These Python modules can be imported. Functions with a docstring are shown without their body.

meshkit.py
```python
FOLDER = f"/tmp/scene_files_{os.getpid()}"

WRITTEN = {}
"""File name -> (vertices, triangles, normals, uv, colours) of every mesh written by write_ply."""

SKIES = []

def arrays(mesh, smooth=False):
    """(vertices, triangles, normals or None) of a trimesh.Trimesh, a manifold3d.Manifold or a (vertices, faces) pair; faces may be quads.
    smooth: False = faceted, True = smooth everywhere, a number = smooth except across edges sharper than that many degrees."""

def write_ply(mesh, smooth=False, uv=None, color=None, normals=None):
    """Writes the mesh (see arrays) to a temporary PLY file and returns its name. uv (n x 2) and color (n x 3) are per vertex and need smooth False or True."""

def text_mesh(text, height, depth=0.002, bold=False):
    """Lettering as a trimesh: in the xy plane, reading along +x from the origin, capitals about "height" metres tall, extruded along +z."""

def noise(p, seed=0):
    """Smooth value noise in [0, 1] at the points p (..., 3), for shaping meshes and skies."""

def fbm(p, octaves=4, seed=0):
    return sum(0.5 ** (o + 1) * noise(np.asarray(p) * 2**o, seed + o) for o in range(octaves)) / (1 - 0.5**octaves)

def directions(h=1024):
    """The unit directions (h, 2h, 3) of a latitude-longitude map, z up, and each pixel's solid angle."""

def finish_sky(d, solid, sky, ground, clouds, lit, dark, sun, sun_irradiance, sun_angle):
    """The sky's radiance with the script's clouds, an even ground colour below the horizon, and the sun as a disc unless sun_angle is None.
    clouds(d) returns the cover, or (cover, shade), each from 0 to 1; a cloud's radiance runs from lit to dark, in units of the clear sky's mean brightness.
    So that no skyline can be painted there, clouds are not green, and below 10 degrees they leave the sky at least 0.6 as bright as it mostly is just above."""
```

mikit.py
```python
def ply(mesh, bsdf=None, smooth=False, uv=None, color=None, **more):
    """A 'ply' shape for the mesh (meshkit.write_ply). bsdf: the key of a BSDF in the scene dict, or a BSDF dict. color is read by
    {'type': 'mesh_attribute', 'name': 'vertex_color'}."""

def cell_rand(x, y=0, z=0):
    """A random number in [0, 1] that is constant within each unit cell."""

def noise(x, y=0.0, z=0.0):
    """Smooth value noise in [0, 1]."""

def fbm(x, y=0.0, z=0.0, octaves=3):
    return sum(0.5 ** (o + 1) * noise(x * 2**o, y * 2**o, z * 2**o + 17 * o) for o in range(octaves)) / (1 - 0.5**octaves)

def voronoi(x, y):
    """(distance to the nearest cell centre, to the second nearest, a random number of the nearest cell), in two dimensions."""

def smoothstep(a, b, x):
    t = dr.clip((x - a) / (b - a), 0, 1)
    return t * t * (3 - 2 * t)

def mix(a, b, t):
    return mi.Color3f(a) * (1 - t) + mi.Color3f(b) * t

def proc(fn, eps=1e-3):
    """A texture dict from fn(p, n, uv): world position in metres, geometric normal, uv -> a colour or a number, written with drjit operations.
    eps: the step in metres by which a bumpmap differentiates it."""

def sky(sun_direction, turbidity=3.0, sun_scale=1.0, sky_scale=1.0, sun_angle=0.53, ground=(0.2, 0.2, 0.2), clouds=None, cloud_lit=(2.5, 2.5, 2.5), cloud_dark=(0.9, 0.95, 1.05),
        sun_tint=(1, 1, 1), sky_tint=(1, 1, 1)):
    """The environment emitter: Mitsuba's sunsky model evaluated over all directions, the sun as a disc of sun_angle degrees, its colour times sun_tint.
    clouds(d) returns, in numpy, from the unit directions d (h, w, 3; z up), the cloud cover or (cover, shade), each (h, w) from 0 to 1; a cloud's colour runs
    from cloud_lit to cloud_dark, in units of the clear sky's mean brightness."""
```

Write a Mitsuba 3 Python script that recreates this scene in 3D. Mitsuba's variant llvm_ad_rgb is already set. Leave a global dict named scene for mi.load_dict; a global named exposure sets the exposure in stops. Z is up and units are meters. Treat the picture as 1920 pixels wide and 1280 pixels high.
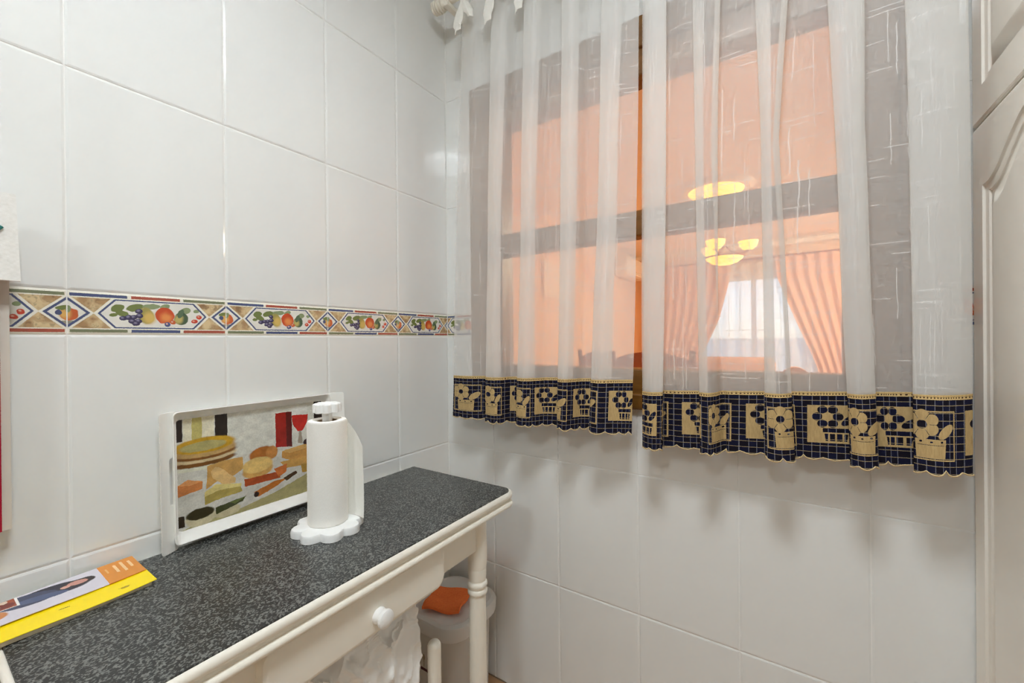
import math
import numpy as np
import trimesh
import manifold3d as m3
import drjit as dr
import mitsuba as mi
import mikit
import meshkit
from scipy.interpolate import PchipInterpolator
from shapely.geometry import Polygon, box as sbox
from shapely import affinity
from mikit import proc, noise, fbm, cell_rand, smoothstep, mix, voronoi

T = mi.ScalarTransform4f
scene, labels = {}, {}

# ------------------------------------------------------------------ camera, sky, lamps, exposure
exposure = 0.0
YAW, PITCH, ROLL, FOCAL = 0.5857, -0.0023, -0.0095, 774.13
EYE = np.array([1.0609, -1.1623, 1.1754])
_f0 = np.array([-math.sin(YAW), math.cos(YAW), 0.0])
_r0 = np.array([math.cos(YAW), math.sin(YAW), 0.0])
_fw = _f0 * math.cos(PITCH) + np.array([0, 0, math.sin(PITCH)])
_up = np.array([0, 0, math.cos(PITCH)]) - _f0 * math.sin(PITCH)
_up2 = _up * math.cos(ROLL) - _r0 * math.sin(ROLL)
scene["camera"] = {"type": "perspective", "fov": math.degrees(2 * math.atan(960 / FOCAL)), "fov_axis": "x",
                   "near_clip": 0.02, "far_clip": 200.0,
                   "to_world": T().look_at(origin=EYE.tolist(), target=(EYE + _fw).tolist(), up=_up2.tolist())}
scene["sky"] = {**mikit.sky((0.3, -0.8, 0.6), turbidity=4.0, sun_scale=0.0, sky_scale=12.0, ground=(0.70, 0.68, 0.64)), "sampling_weight": 0.4}
KITCHEN_GLOW = (104.0, 113.0, 119.0)          # radiance of the lit ring of the round lamp above the camera
KITCHEN_GLOW_CORE = (20.0, 22.0, 23.5)     # its paler middle
KITCHEN_GLOW_2 = (56.0, 61.0, 63.5)        # the same lamp model further back in the kitchen
DOME_GLOW = (2.4, 0.95, 0.06)               # warm amber glass dome of the living room
DOME_GLOW_2 = (222.0, 190.0, 132.0)           # its brighter fellow at the other end of that room
CHANDELIER_GLOW = (2.3, 0.92, 0.06)
KITCHEN_LAMP = (1.0, -1.10)
CEILING = 2.5

# ------------------------------------------------------------------ helpers
def tag(key, label=None, cat=None, group=None, kind=None):
    d = {}
    if label: d["label"] = label
    if cat: d["category"] = cat
    if group: d["group"] = group
    if kind: d["kind"] = kind
    labels[key] = d

_used = {}
def numbered(base):
    n = _used.get(base, -1) + 1
    _used[base] = n
    return base if n == 0 else f"{base}_{n:03d}"

def put(key, mesh, bsdf, smooth=30, **more):
    key = numbered(key)
    scene[key] = mikit.ply(mesh, bsdf, smooth=smooth, **more)
    return key

def put_dict(key, d, matrix=None):
    key = numbered(key)
    scene[key] = dict(d, to_world=matrix) if matrix is not None else dict(d)
    return key

def box(x0, x1, y0, y1, z0, z1, r=0.0):
    """A box, with its edges chamfered and rounded by r."""
    if r <= 0:
        m = trimesh.creation.box((x1 - x0, y1 - y0, z1 - z0))
        m.apply_translation(((x0 + x1) / 2, (y0 + y1) / 2, (z0 + z1) / 2))
        return m
    pts, k = [], r * (1 - math.sqrt(0.5))
    for X, sx in ((x0, 1), (x1, -1)):
        for Y, sy in ((y0, 1), (y1, -1)):
            for Z, sz in ((z0, 1), (z1, -1)):
                for a, b, c in ((r, r, 0), (r, 0, r), (0, r, r), (r, k, k), (k, r, k), (k, k, r)):
                    pts.append((X + sx * a, Y + sy * b, Z + sz * c))
    return trimesh.convex.convex_hull(np.array(pts))

def lathe(profile, n=32, at=(0, 0, 0)):
    m = trimesh.creation.revolve(np.array(profile, float), sections=n)
    m.apply_translation(at)
    return m

def extrude(poly, h, axis="z", at=0.0):
    """Extrude a shapely polygon (a, b) by h: axis z: (x, y); axis x: (y, z); axis y: (x, z)."""
    geoms = getattr(poly, "geoms", [poly])
    m = trimesh.util.concatenate([trimesh.creation.extrude_polygon(g, h, engine="earcut") for g in geoms])
    v = m.vertices.copy()
    if axis == "x":
        m.vertices = np.stack([v[:, 2] + at, v[:, 0], v[:, 1]], 1)
    elif axis == "y":
        m.vertices = np.stack([v[:, 0], v[:, 2] + at, v[:, 1]], 1)
        m.invert()
    else:
        m.vertices = v + [0, 0, at]
    return m

def sheet(grid):
    """A surface from a (rows, columns, 3) grid."""
    r, c = grid.shape[:2]
    i = np.arange(r * c).reshape(r, c)
    q = np.stack([i[:-1, :-1], i[:-1, 1:], i[1:, 1:], i[1:, :-1]], -1).reshape(-1, 4)
    f = np.vstack([q[:, [0, 1, 2]], q[:, [0, 2, 3]]])
    return trimesh.Trimesh(grid.reshape(-1, 3), f, process=False)

def thick(grid, normal_offset):
    """A closed slab: a grid and the same grid moved by an offset vector."""
    r, c = grid.shape[:2]
    a, b = grid.reshape(-1, 3), (grid + np.asarray(normal_offset)).reshape(-1, 3)
    i = np.arange(r * c).reshape(r, c)
    q = np.stack([i[:-1, :-1], i[:-1, 1:], i[1:, 1:], i[1:, :-1]], -1).reshape(-1, 4)
    n = r * c
    faces = [q, q[:, ::-1] + n]
    for e in (i[0], i[-1][::-1], i[:, 0][::-1], i[:, -1]):
        faces.append(np.stack([e[1:], e[:-1], e[:-1] + n, e[1:] + n], -1))
    q = np.vstack(faces)
    m = trimesh.Trimesh(np.vstack([a, b]), np.vstack([q[:, [0, 1, 2]], q[:, [0, 2, 3]]]), process=False)
    m.fix_normals()
    return m

def tube(path, radius, sides=8, caps=True):
    p = np.asarray(path, float)
    t = np.gradient(p, axis=0)
    t /= np.linalg.norm(t, axis=1, keepdims=True) + 1e-12
    ref = np.where(np.abs(t[:, 2:]) < 0.9, [0, 0, 1.0], [1.0, 0, 0])
    a = np.cross(t, ref); a /= np.linalg.norm(a, axis=1, keepdims=True) + 1e-12
    b = np.cross(t, a)
    ang = np.arange(sides) * 2 * math.pi / sides
    rad = np.broadcast_to(radius, (len(p),))[:, None, None]
    g = p[:, None] + rad * (np.cos(ang)[None, :, None] * a[:, None] + np.sin(ang)[None, :, None] * b[:, None])
    n = len(p)
    i = np.arange(n * sides).reshape(n, sides)
    j = np.roll(i, -1, axis=1)
    q = np.stack([i[:-1], j[:-1], j[1:], i[1:]], -1).reshape(-1, 4)
    f = [q[:, [0, 1, 2]], q[:, [0, 2, 3]]]
    v = g.reshape(-1, 3)
    if caps:
        v = np.vstack([v, p[0], p[-1]])
        f.append(np.stack([np.full(sides, n * sides), j[0], i[0]], -1))
        f.append(np.stack([np.full(sides, n * sides + 1), i[-1], j[-1]], -1))
    m = trimesh.Trimesh(v, np.vstack(f), process=False)
    m.fix_normals()
    return m

def join(*ms):
    return trimesh.util.concatenate([m for m in ms])

def rgb(r, g, b):
    """sRGB bytes -> linear colour."""
    f = lambda c: c / 255 / 12.92 if c / 255 <= 0.04045 else ((c / 255 + 0.055) / 1.055) ** 2.4
    return [f(r), f(g), f(b)]

def R(c):
    return {"type": "rgb", "value": list(map(float, c))}

def mat(name, color, rough=0.5, spec=0.5, **more):
    base = color if isinstance(color, dict) else R(color)
    scene[name] = {"type": "twosided", "bsdf": {"type": "principled", "base_color": base, "roughness": float(rough), "specular": float(spec), **more}}
    return name

# two-dimensional print: shapes laid over each other
def p_ellipse(x, y, cx, cy, rx, ry, ang=0.0, soft=0.06):
    c, s = math.cos(ang), math.sin(ang)
    a, b = ((x - cx) * c + (y - cy) * s) / rx, (-(x - cx) * s + (y - cy) * c) / ry
    return 1 - smoothstep(1 - soft, 1 + soft, dr.sqrt(a * a + b * b))

def p_rect(x, y, x0, x1, y0, y1):
    return dr.select((x > x0) & (x < x1) & (y > y0) & (y < y1), mi.Float(1), mi.Float(0))

def p_poly(x, y, pts):
    inside = (x * 0) > 1.0
    for (xa, ya), (xb, yb) in zip(pts, pts[1:] + pts[:1]):
        if ya == yb: continue
        cross = ((y < ya) ^ (y < yb)) & (x < (xb - xa) * (y - ya) / (yb - ya) + xa)
        inside = inside ^ cross
    return dr.select(inside, mi.Float(1), mi.Float(0))

def lay(base, *layers):
    """base colour, then (coverage, sRGB colour) laid over it in order."""
    out = mi.Color3f(base)
    for cover, col in layers:
        out = out * (1 - cover) + mi.Color3f(rgb(*col)) * cover
    return out
# ------------------------------------------------------------------ materials
mat("m_tile", (0.755, 0.765, 0.75), 0.09, 0.5)
mat("m_grout", (0.82, 0.815, 0.79), 0.8, 0.2)
mat("m_white_paint", (0.70, 0.70, 0.68), 0.7, 0.3)
mat("m_beige_paint", (0.50, 0.47, 0.42), 0.7, 0.3)
mat("m_cabinet", (0.72, 0.685, 0.62), 0.20, 0.5)
mat("m_cream", (0.81, 0.775, 0.685), 0.30, 0.5)
mat("m_white_plastic", (0.83, 0.84, 0.83), 0.25, 0.5)
mat("m_tray", (0.80, 0.795, 0.76), 0.35, 0.5)
mat("m_bin", (0.62, 0.60, 0.575), 0.4, 0.4)
mat("m_bin_lid", (0.70, 0.69, 0.68), 0.35, 0.4)
mat("m_orange_cloth", proc(lambda p, n, uv: mix((0.80, 0.16, 0.045), (0.92, 0.25, 0.08), fbm(p.x * 260, p.y * 260, p.z * 260))), 0.9, 0.1)
mat("m_card", (0.28, 0.2, 0.13), 0.9, 0.1)
mat("m_red_cloth", (0.33, 0.012, 0.028), 0.9, 0.1)
mat("m_terry", proc(lambda p, n, uv: mix((0.70, 0.695, 0.66), (0.84, 0.835, 0.81), fbm(p.x * 300, p.y * 300, p.z * 300))), 0.95, 0.1)
mat("m_cream_cloth", (0.66, 0.62, 0.55), 0.9, 0.1)
mat("m_green_thread", (0.03, 0.16, 0.15), 0.8, 0.2)
mat("m_grey_thread", (0.25, 0.23, 0.23), 0.8, 0.2)
mat("m_chrome", (0.8, 0.8, 0.8), 0.2, 0.5, metallic=1.0)
mat("m_tie", (0.80, 0.79, 0.74), 0.85, 0.1)
mat("m_lamp_base", (0.8, 0.8, 0.8), 0.4, 0.5)

def wood_color(p, n, uv):
    g = fbm(p.x * 6, p.y * 60, p.z * 60, octaves=3)
    return mix((0.11, 0.045, 0.007), (0.21, 0.095, 0.016), g)
mat("m_wood", proc(wood_color), 0.35, 0.5)
mat("m_chair_wood", (0.30, 0.085, 0.03), 0.35, 0.5)

def laminate(p, n, uv):
    # dark granite-look print: pale flecks on charcoal
    w = fbm(p.x * 110, p.y * 110, 3.0, octaves=2) * 2.2
    a = fbm(p.x * 400 + w, p.y * 400 - w, 5.0, octaves=2)
    b = noise(p.x * 520 + 31, p.y * 520, 1.0)
    t = smoothstep(0.44, 0.72, a * 0.75 + b * 0.25)
    return mix((0.021, 0.022, 0.022), (0.165, 0.17, 0.16), t)
mat("m_laminate", proc(laminate), 0.32, 0.5)

# the listello: a band of printed border tiles, one pattern per tile; s runs along the wall, t up the band
BAND0, BAND1 = 1.1934, 1.2731
def border_print(s, t, wx, wz):
    """s: 0..1 along one tile from joint to joint, t: 0..1 up the band."""
    ds = s - 0.5
    m = dr.abs(ds)                                            # 0.5 at the joints
    k = dr.abs(t - 0.5) * 2                                   # 0 in the middle, 1 at the edges
    vein = smoothstep(0.25, 0.75, fbm(wx * 90, wz * 90, 2.0, octaves=3))
    streak = smoothstep(0.42, 0.50, noise(wx * 60 + vein * 5, wz * 60, 7.0)) * (1 - smoothstep(0.50, 0.58, noise(wx * 60 + vein * 5, wz * 60, 7.0)))
    marble = mix(rgb(212, 190, 148), rgb(170, 136, 98), vein) * (1 - 0.35 * streak)
    white = mi.Color3f(rgb(232, 229, 216))
    blue, red, green = rgb(76, 86, 122), rgb(164, 84, 68), rgb(120, 125, 98)
    out = white + s * 0
    mid = k < 0.70
    out = dr.select(mid, marble, out)
    kk = k / 0.70
    hexd = m - (0.345 - 0.095 * kk)                           # < 0 inside the hexagon
    hexv = kk - 0.90
    dia = (0.5 - m) - 0.118 * (1 - kk)                        # < 0 inside the diamond at the joint
    # white surrounds, blue lines, pale fields
    out = dr.select(mid & (hexd < 0.022), white, out)
    out = dr.select(mid & (hexd < 0.0) & (kk < 0.985), mi.Color3f(blue), out)
    field = mi.Color3f(rgb(226, 224, 216))
    inner = mid & (hexd < -0.016) & (hexv < 0)
    out = dr.select(inner, field, out)
    out = dr.select(mid & (dia < 0.020), white, out)
    out = dr.select(mid & (dia < 0.0), mi.Color3f(blue), out)
    dinner = mid & (dia < -0.022)
    out = dr.select(dinner, field, out)
    # stripes
    third = dr.floor(dr.clip(s, 0, 0.9999) * 3)
    gap = (dr.abs(s * 3 - dr.round(s * 3)) > 0.035)
    top = dr.select(third < 0.5, mi.Color3f(blue), dr.select(third < 1.5, mi.Color3f(red), mi.Color3f(green)))
    bot = dr.select(third < 0.5, mi.Color3f(green), dr.select(third < 1.5, mi.Color3f(blue), mi.Color3f(red)))
    out = dr.select((t > 0.875) & (t < 0.945) & gap, top, out)
    out = dr.select((t > 0.055) & (t < 0.125) & gap, bot, out)
    # the fruit, in units of the band's height with x from the tile's middle
    x, y = ds * 3.137 / 1.20 - 0.01, (t - 0.5) / 1.10
    wob = (noise(wx * 160, wz * 160, 3.0) - 0.5) * 0.02
    x, y = x + wob, y + wob
    g1, g2, g3 = (112, 124, 70), (134, 148, 110), (86, 108, 82)
    L = []
    for a in ((-0.62, 0.13, .11, .075, .5), (-0.56, 0.02, .10, .06, -.5), (-0.36, 0.15, .14, .075, .35), (-0.68, -.02, .06, .04, .2)): L.append((p_ellipse(x, y, *a), g1))
    for a in ((-0.10, 0.19, .15, .06, 0.1), (0.13, 0.20, .09, .055, .4), (0.50, 0.13, .10, .07, .4), (0.70, 0.13, .05, .045, 0)): L.append((p_ellipse(x, y, *a), g2))
    L.append((p_ellipse(x, y, -0.18, -0.02, .125, .185, .15, .15), (156, 146, 80)))
    L.append((p_ellipse(x, y, -0.13, -0.07, .10, .13, 0, .5), (206, 176, 98)))
    for cx, cy in ((-.30, .07), (-.29, -.03), (-.38, -.06), (-.46, -.07), (-.30, -.14), (-.40, -.15), (-.34, -.20), (-.54, -.09)):
        L.append((p_ellipse(x, y, cx, cy, .058, .052), (58, 52, 84)))
        L.append((p_ellipse(x, y, cx - .012, cy + .014, .026, .022, 0, .7), (130, 126, 150)))
    L.append((p_ellipse(x, y, 0.42, -0.06, .125, .15), (70, 92, 70)))
    L.append((p_ellipse(x, y, 0.37, -0.08, .075, .10, 0, .5), (184, 170, 104)))
    L.append((p_ellipse(x, y, 0.13, 0.0, .165, .19), (196, 78, 42)))
    L.append((p_ellipse(x, y, 0.15, -0.05, .09, .10, 0, .7), (226, 142, 80)))
    L.append((p_ellipse(x, y, 0.40, 0.05, .05, .11, -.3), g3))
    for cx, cy, c in ((.27, -.15, (190, 92, 52)), (.66, -.12, (190, 70, 52)), (.74, -.02, (196, 72, 54)), (.17, -.21, (72, 82, 130))):
        L.append((p_ellipse(x, y, cx, cy, .055, .052), c))
        L.append((p_ellipse(x, y, cx - .012, cy + .014, .02, .018, 0, .7), (226, 180, 160)))
    out = dr.select(inner, lay(out, *L), out)
    xd = (dr.select(s > 0.5, s - 1, s)) * 3.137
    xd = xd + wob
    out = dr.select(dinner, lay(out, (p_ellipse(xd, y, .03, -.04, .15, .13), (196, 96, 52)), (p_ellipse(xd, y, -.03, -.03, .09, .10, 0, .6), (218, 176, 104)),
                                (p_ellipse(xd, y, -.13, -.01, .055, .05), (74, 82, 116)), (p_ellipse(xd, y, -.07, .09, .12, .045, .2), g1), (p_ellipse(xd, y, .02, .06, .04, .07, -.3), g2),
                                (p_ellipse(xd, y, .0, -.20, .12, .03), (150, 146, 130))), out)
    return out
JL, JB, TW, TH = 0.238, 0.2103, 0.25, 0.3978           # first joints from the corner, tile width and height
def border_left(p, n, uv):
    s = (p.y + JL) / TW
    return border_print(s - dr.floor(s), (p.z - BAND0) / (BAND1 - BAND0), p.y, p.z)
def border_back(p, n, uv):
    s = (p.x - JB) / TW
    return border_print(s - dr.floor(s), (p.z - BAND0) / (BAND1 - BAND0), p.x, p.z)
mat("m_border_left", proc(border_left), 0.12, 0.5)
mat("m_border_back", proc(border_back), 0.12, 0.5)

def floor_tiles(p, n, uv):
    gx, gy = p.x / 0.33, p.y / 0.33
    c = cell_rand(dr.floor(gx), dr.floor(gy))
    e = dr.minimum(dr.minimum(gx - dr.floor(gx), 1 - gx + dr.floor(gx)), dr.minimum(gy - dr.floor(gy), 1 - gy + dr.floor(gy)))
    body = mix(rgb(150, 112, 78), rgb(176, 138, 100), fbm(p.x * 9, p.y * 9) * 0.8 + c * 0.2)
    return dr.select(e < 0.008, mi.Color3f(rgb(120, 100, 80)), body)
mat("m_floor", proc(floor_tiles), 0.3, 0.5)

# ------------------------------------------------------------------ the kitchen's shell
YB, XR = -3.6, 1.98                                    # rear wall, right wall
Z0 = BAND0 - 3 * TH                                    # 0.0
OX0, OX1, OZ0, OZ1 = 0.135, 1.325, 0.985, 2.055        # the window opening in the back wall
opening = sbox(OX0, OZ0, OX1, OZ1)
rows = [(Z0 + TH * k, Z0 + TH * (k + 1)) for k in range(3)] + [(BAND0, BAND1)] + [(BAND1 + TH * k, BAND1 + TH * (k + 1)) for k in range(4)]
rows = [(max(a, 0.0), min(b, CEILING)) for a, b in rows if a < CEILING - 0.02]

put("floor", box(-0.06, XR + 0.06, YB - 0.06, 0.06, -0.06, 0.0), "m_floor", False); tag("floor", "brown ceramic tile floor of the kitchen", kind="structure")
put("ceiling", box(-0.06, XR + 0.06, YB - 0.06, 0.12, CEILING, CEILING + 0.06), "m_white_paint", False); tag("ceiling", "white kitchen ceiling", kind="structure")
put("wall_left", box(-0.06, -0.0025, YB, 0.0025, 0, CEILING), "m_grout", False); tag("wall_left", "white glossy tiled wall with a fruit border above the table", kind="structure")
put("wall_back", extrude(sbox(-0.06, 0, XR + 0.06, CEILING).difference(opening), 0.06, "y", 0.0025), "m_grout", False); tag("wall_back", "white glossy tiled wall around the curtained window", kind="structure")
put("wall_right", box(XR, XR + 0.06, YB, 0.0, 0, CEILING), "m_beige_paint", False); tag("wall_right", kind="structure")
put("wall_rear", box(-0.06, XR + 0.06, YB - 0.06, YB, 0, CEILING), "m_beige_paint", False); tag("wall_rear", kind="structure")

_plates = {}
def tile_plate(w, h):
    """A pillowed wall tile in the (a, b) plane centred on 0, its face at c = 0, its back at c = -6 mm."""
    k = (round(w, 4), round(h, 4))
    if k not in _plates:
        e1, e2 = 0.0035, 0.009
        pts = []
        for sx in (-1, 1):
            for sy in (-1, 1):
                pts += [(sx * w / 2, sy * h / 2, -0.006), (sx * w / 2, sy * h / 2, -0.0016), (sx * (w / 2 - e1), sy * (h / 2 - e1), -0.0004), (sx * (w / 2 - e2), sy * (h / 2 - e2), 0.0)]
        _plates[k] = trimesh.convex.convex_hull(np.array(pts))
    return _plates[k]
_plys = {}
def tile_ply(w, h, material):
    k = (round(w, 4), round(h, 4), material)
    if k not in _plys:
        _plys[k] = mikit.ply(tile_plate(w, h), material, smooth=12)
    return _plys[k]
GAP = 0.0019
M_LEFT = np.array([[0, 0, 1, 0], [1, 0, 0, 0], [0, 1, 0, 0], [0, 0, 0, 1.0]])      # (a, b, c) -> (c, a, b): face towards +x
M_BACK = np.array([[1, 0, 0, 0], [0, 0, -1, 0], [0, 1, 0, 0], [0, 0, 0, 1.0]])     # (a, b, c) -> (a, -c, b): face towards -y
def lay_tile(wall, a0, a1, b0, b1, material, M, name):
    if a1 - a0 < 0.012 or b1 - b0 < 0.012: return
    w, h = a1 - a0 - GAP, b1 - b0 - GAP
    t = np.eye(4); t[0, 3], t[1, 3] = (a0 + a1) / 2, (b0 + b1) / 2
    put_dict(f"{wall}__{name}", tile_ply(w, h, material), T((M @ t).tolist()))
cols_left = [(-JL, 0.0)] + [(-JL - TW * (k + 1), -JL - TW * k) for k in range(6)]
cols_back = [(0.0, JB)] + [(JB + TW * k, min(JB + TW * (k + 1), XR)) for k in range(8)]
for z0, z1 in rows:
    band = abs(z0 - BAND0) < 1e-6
    for a0, a1 in cols_left:
        lay_tile("wall_left", a0, a1, z0, z1, "m_border_left" if band else "m_tile", M_LEFT, "border_tile" if band else "tile")
    for a0, a1 in cols_back:
        if a0 >= XR: continue
        piece = sbox(a0 + GAP / 2, z0 + GAP / 2, a1 - GAP / 2, z1 - GAP / 2)
        name, m_ = ("border_tile", "m_border_back") if band else ("tile", "m_tile")
        if not piece.intersects(opening):
            lay_tile("wall_back", a0, a1, z0, z1, m_, M_BACK, name)
        else:
            cut = piece.difference(opening)
            if cut.area > 1e-4:
                put(f"wall_back__{name}", extrude(cut, 0.006, "y", 0.0), m_, False)
# the rest of the left wall, behind the camera: tiled as well, too far round to see the pieces
put("wall_left__tiling", box(-0.006, 0.0, YB, -JL - TW * 6, 0, CEILING), "m_tile", False)

# ------------------------------------------------------------------ kitchen lamps
def ceiling_lamp(x, y, glow, core, label):
    key = numbered("ceiling_lamp")
    base = lathe([(0, 0), (0.172, 0), (0.172, -0.016), (0.166, -0.020), (0, -0.020)][::-1], 48, (x, y, CEILING))
    scene[key + "__base"] = mikit.ply(base, "m_lamp_base", smooth=30)
    ring = lathe([(0.112, -0.0345), (0.125, -0.040), (0.145, -0.041), (0.158, -0.036), (0.164, -0.0205)], 48, (x, y, CEILING))
    v = ring.vertices; a = np.arctan2(v[:, 1] - y, v[:, 0] - x)                 # a crimped edge
    v[:, 2] += 0.0025 * np.cos(a * 24); ring.vertices = v; ring.fix_normals()
    if ring.face_normals[:, 2].mean() > 0: ring.invert()
    scene[key + "__ring"] = {**mikit.ply(ring, "m_lamp_base", smooth=40), "emitter": {"type": "area", "radiance": R(glow), "sampling_weight": 1.0}}
    mid = lathe([(0, -0.030), (0.06, -0.0305), (0.112, -0.0335)], 48, (x, y, CEILING)); mid.fix_normals()
    if mid.face_normals[:, 2].mean() > 0: mid.invert()
    scene[key + "__diffuser"] = {**mikit.ply(mid, "m_lamp_base", smooth=40), "emitter": {"type": "area", "radiance": R(core), "sampling_weight": 0.4}}
    tag(key, label, "ceiling lamp")
ceiling_lamp(KITCHEN_LAMP[0], KITCHEN_LAMP[1], KITCHEN_GLOW, KITCHEN_GLOW_CORE, "round white ceiling lamp above the camera in the kitchen")
ceiling_lamp(1.0, -2.65, KITCHEN_GLOW_2, KITCHEN_GLOW_2, "round white ceiling lamp further back in the kitchen")

# ------------------------------------------------------------------ the window in the back wall
scene["m_glass"] = {"type": "thindielectric", "int_ior": 1.12}
WY0, WY1 = -0.012, 0.075
tag("window_1", "brown wooden interior window with two panes looking into the warm living room", kind="structure")
put("window_1__stile", box(0.122, 0.180, WY0, 0.05, OZ0 - 0.01, OZ1 + 0.01, 0.004), "m_wood", 25)
put("window_1__sash", box(0.178, 0.250, -0.002, WY1, 1.0, 2.05, 0.006), "m_wood", 25)
put("window_1__stile", box(1.262, 1.336, WY0, 0.05, OZ0 - 0.01, OZ1 + 0.01, 0.004), "m_wood", 25)
put("window_1__sash", box(1.170, 1.264, -0.002, WY1, 1.0, 2.05, 0.006), "m_wood", 25)
put("window_1__head", join(box(0.122, 1.336, WY0, 0.05, 1.985, OZ1 + 0.015, 0.004), box(0.178, 1.264, -0.002, WY1, 1.912, 1.99, 0.006)), "m_wood", 25)
put("window_1__transom", box(0.248, 1.172, 0.002, 0.062, 1.467, 1.539, 0.006), "m_wood", 25)
put("window_1__sill_rail", box(0.248, 1.172, 0.0, WY1, 1.020, 1.092, 0.005), "m_wood", 25)
put("window_1__sill", box(0.122, 1.336, WY0 - 0.006, 0.06, OZ0 - 0.005, 1.024, 0.005), "m_wood", 25)
for z0, z1 in ((1.088, 1.470), (1.536, 1.916)):
    g = np.array([[[0.244, 0.034, z0], [1.176, 0.034, z0]], [[0.244, 0.034, z1], [1.176, 0.034, z1]]])
    put("window_1__pane", sheet(g), "m_glass", False)
# ------------------------------------------------------------------ the curtains
def weave(p, n, uv):
    """How much of the sheer linen is thread: an even weave with slubs, thicker threads here and there."""
    u, z = uv.x, uv.y
    base = 0.50 + 0.16 * (fbm(u * 900, z * 220, 1.0, octaves=2) - 0.5) + 0.17 * (fbm(u * 160, z * 900, 4.0, octaves=2) - 0.5)
    out = base
    for a, b, seed, pitch, length, chance, half in ((u, z, 3.0, 0.011, 0.07, 0.14, 0.0008), (z, u, 9.0, 0.007, 0.10, 0.16, 0.0005)):
        row = dr.floor(b / pitch)
        off = cell_rand(row, seed) * length
        seg = dr.floor((a + off) / length)
        on = cell_rand(row, seg, seed + 1) < chance
        c = (cell_rand(row, seg, seed + 2) * 0.6 + 0.2) * pitch
        d = dr.abs(b - row * pitch - c + (noise(a * 60, row, seed) - 0.5) * 0.0012)
        out = out + dr.select(on & (d < half), mi.Float(0.40), mi.Float(0.0))
    return dr.clip(out, 0, 1)
scene["m_sheer"] = {"type": "mask", "opacity": proc(weave), "bsdf": {"type": "principledthin", "base_color": R((0.82, 0.815, 0.795)), "roughness": 0.9, "diff_trans": 0.5, "eta": 1.3}}

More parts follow.
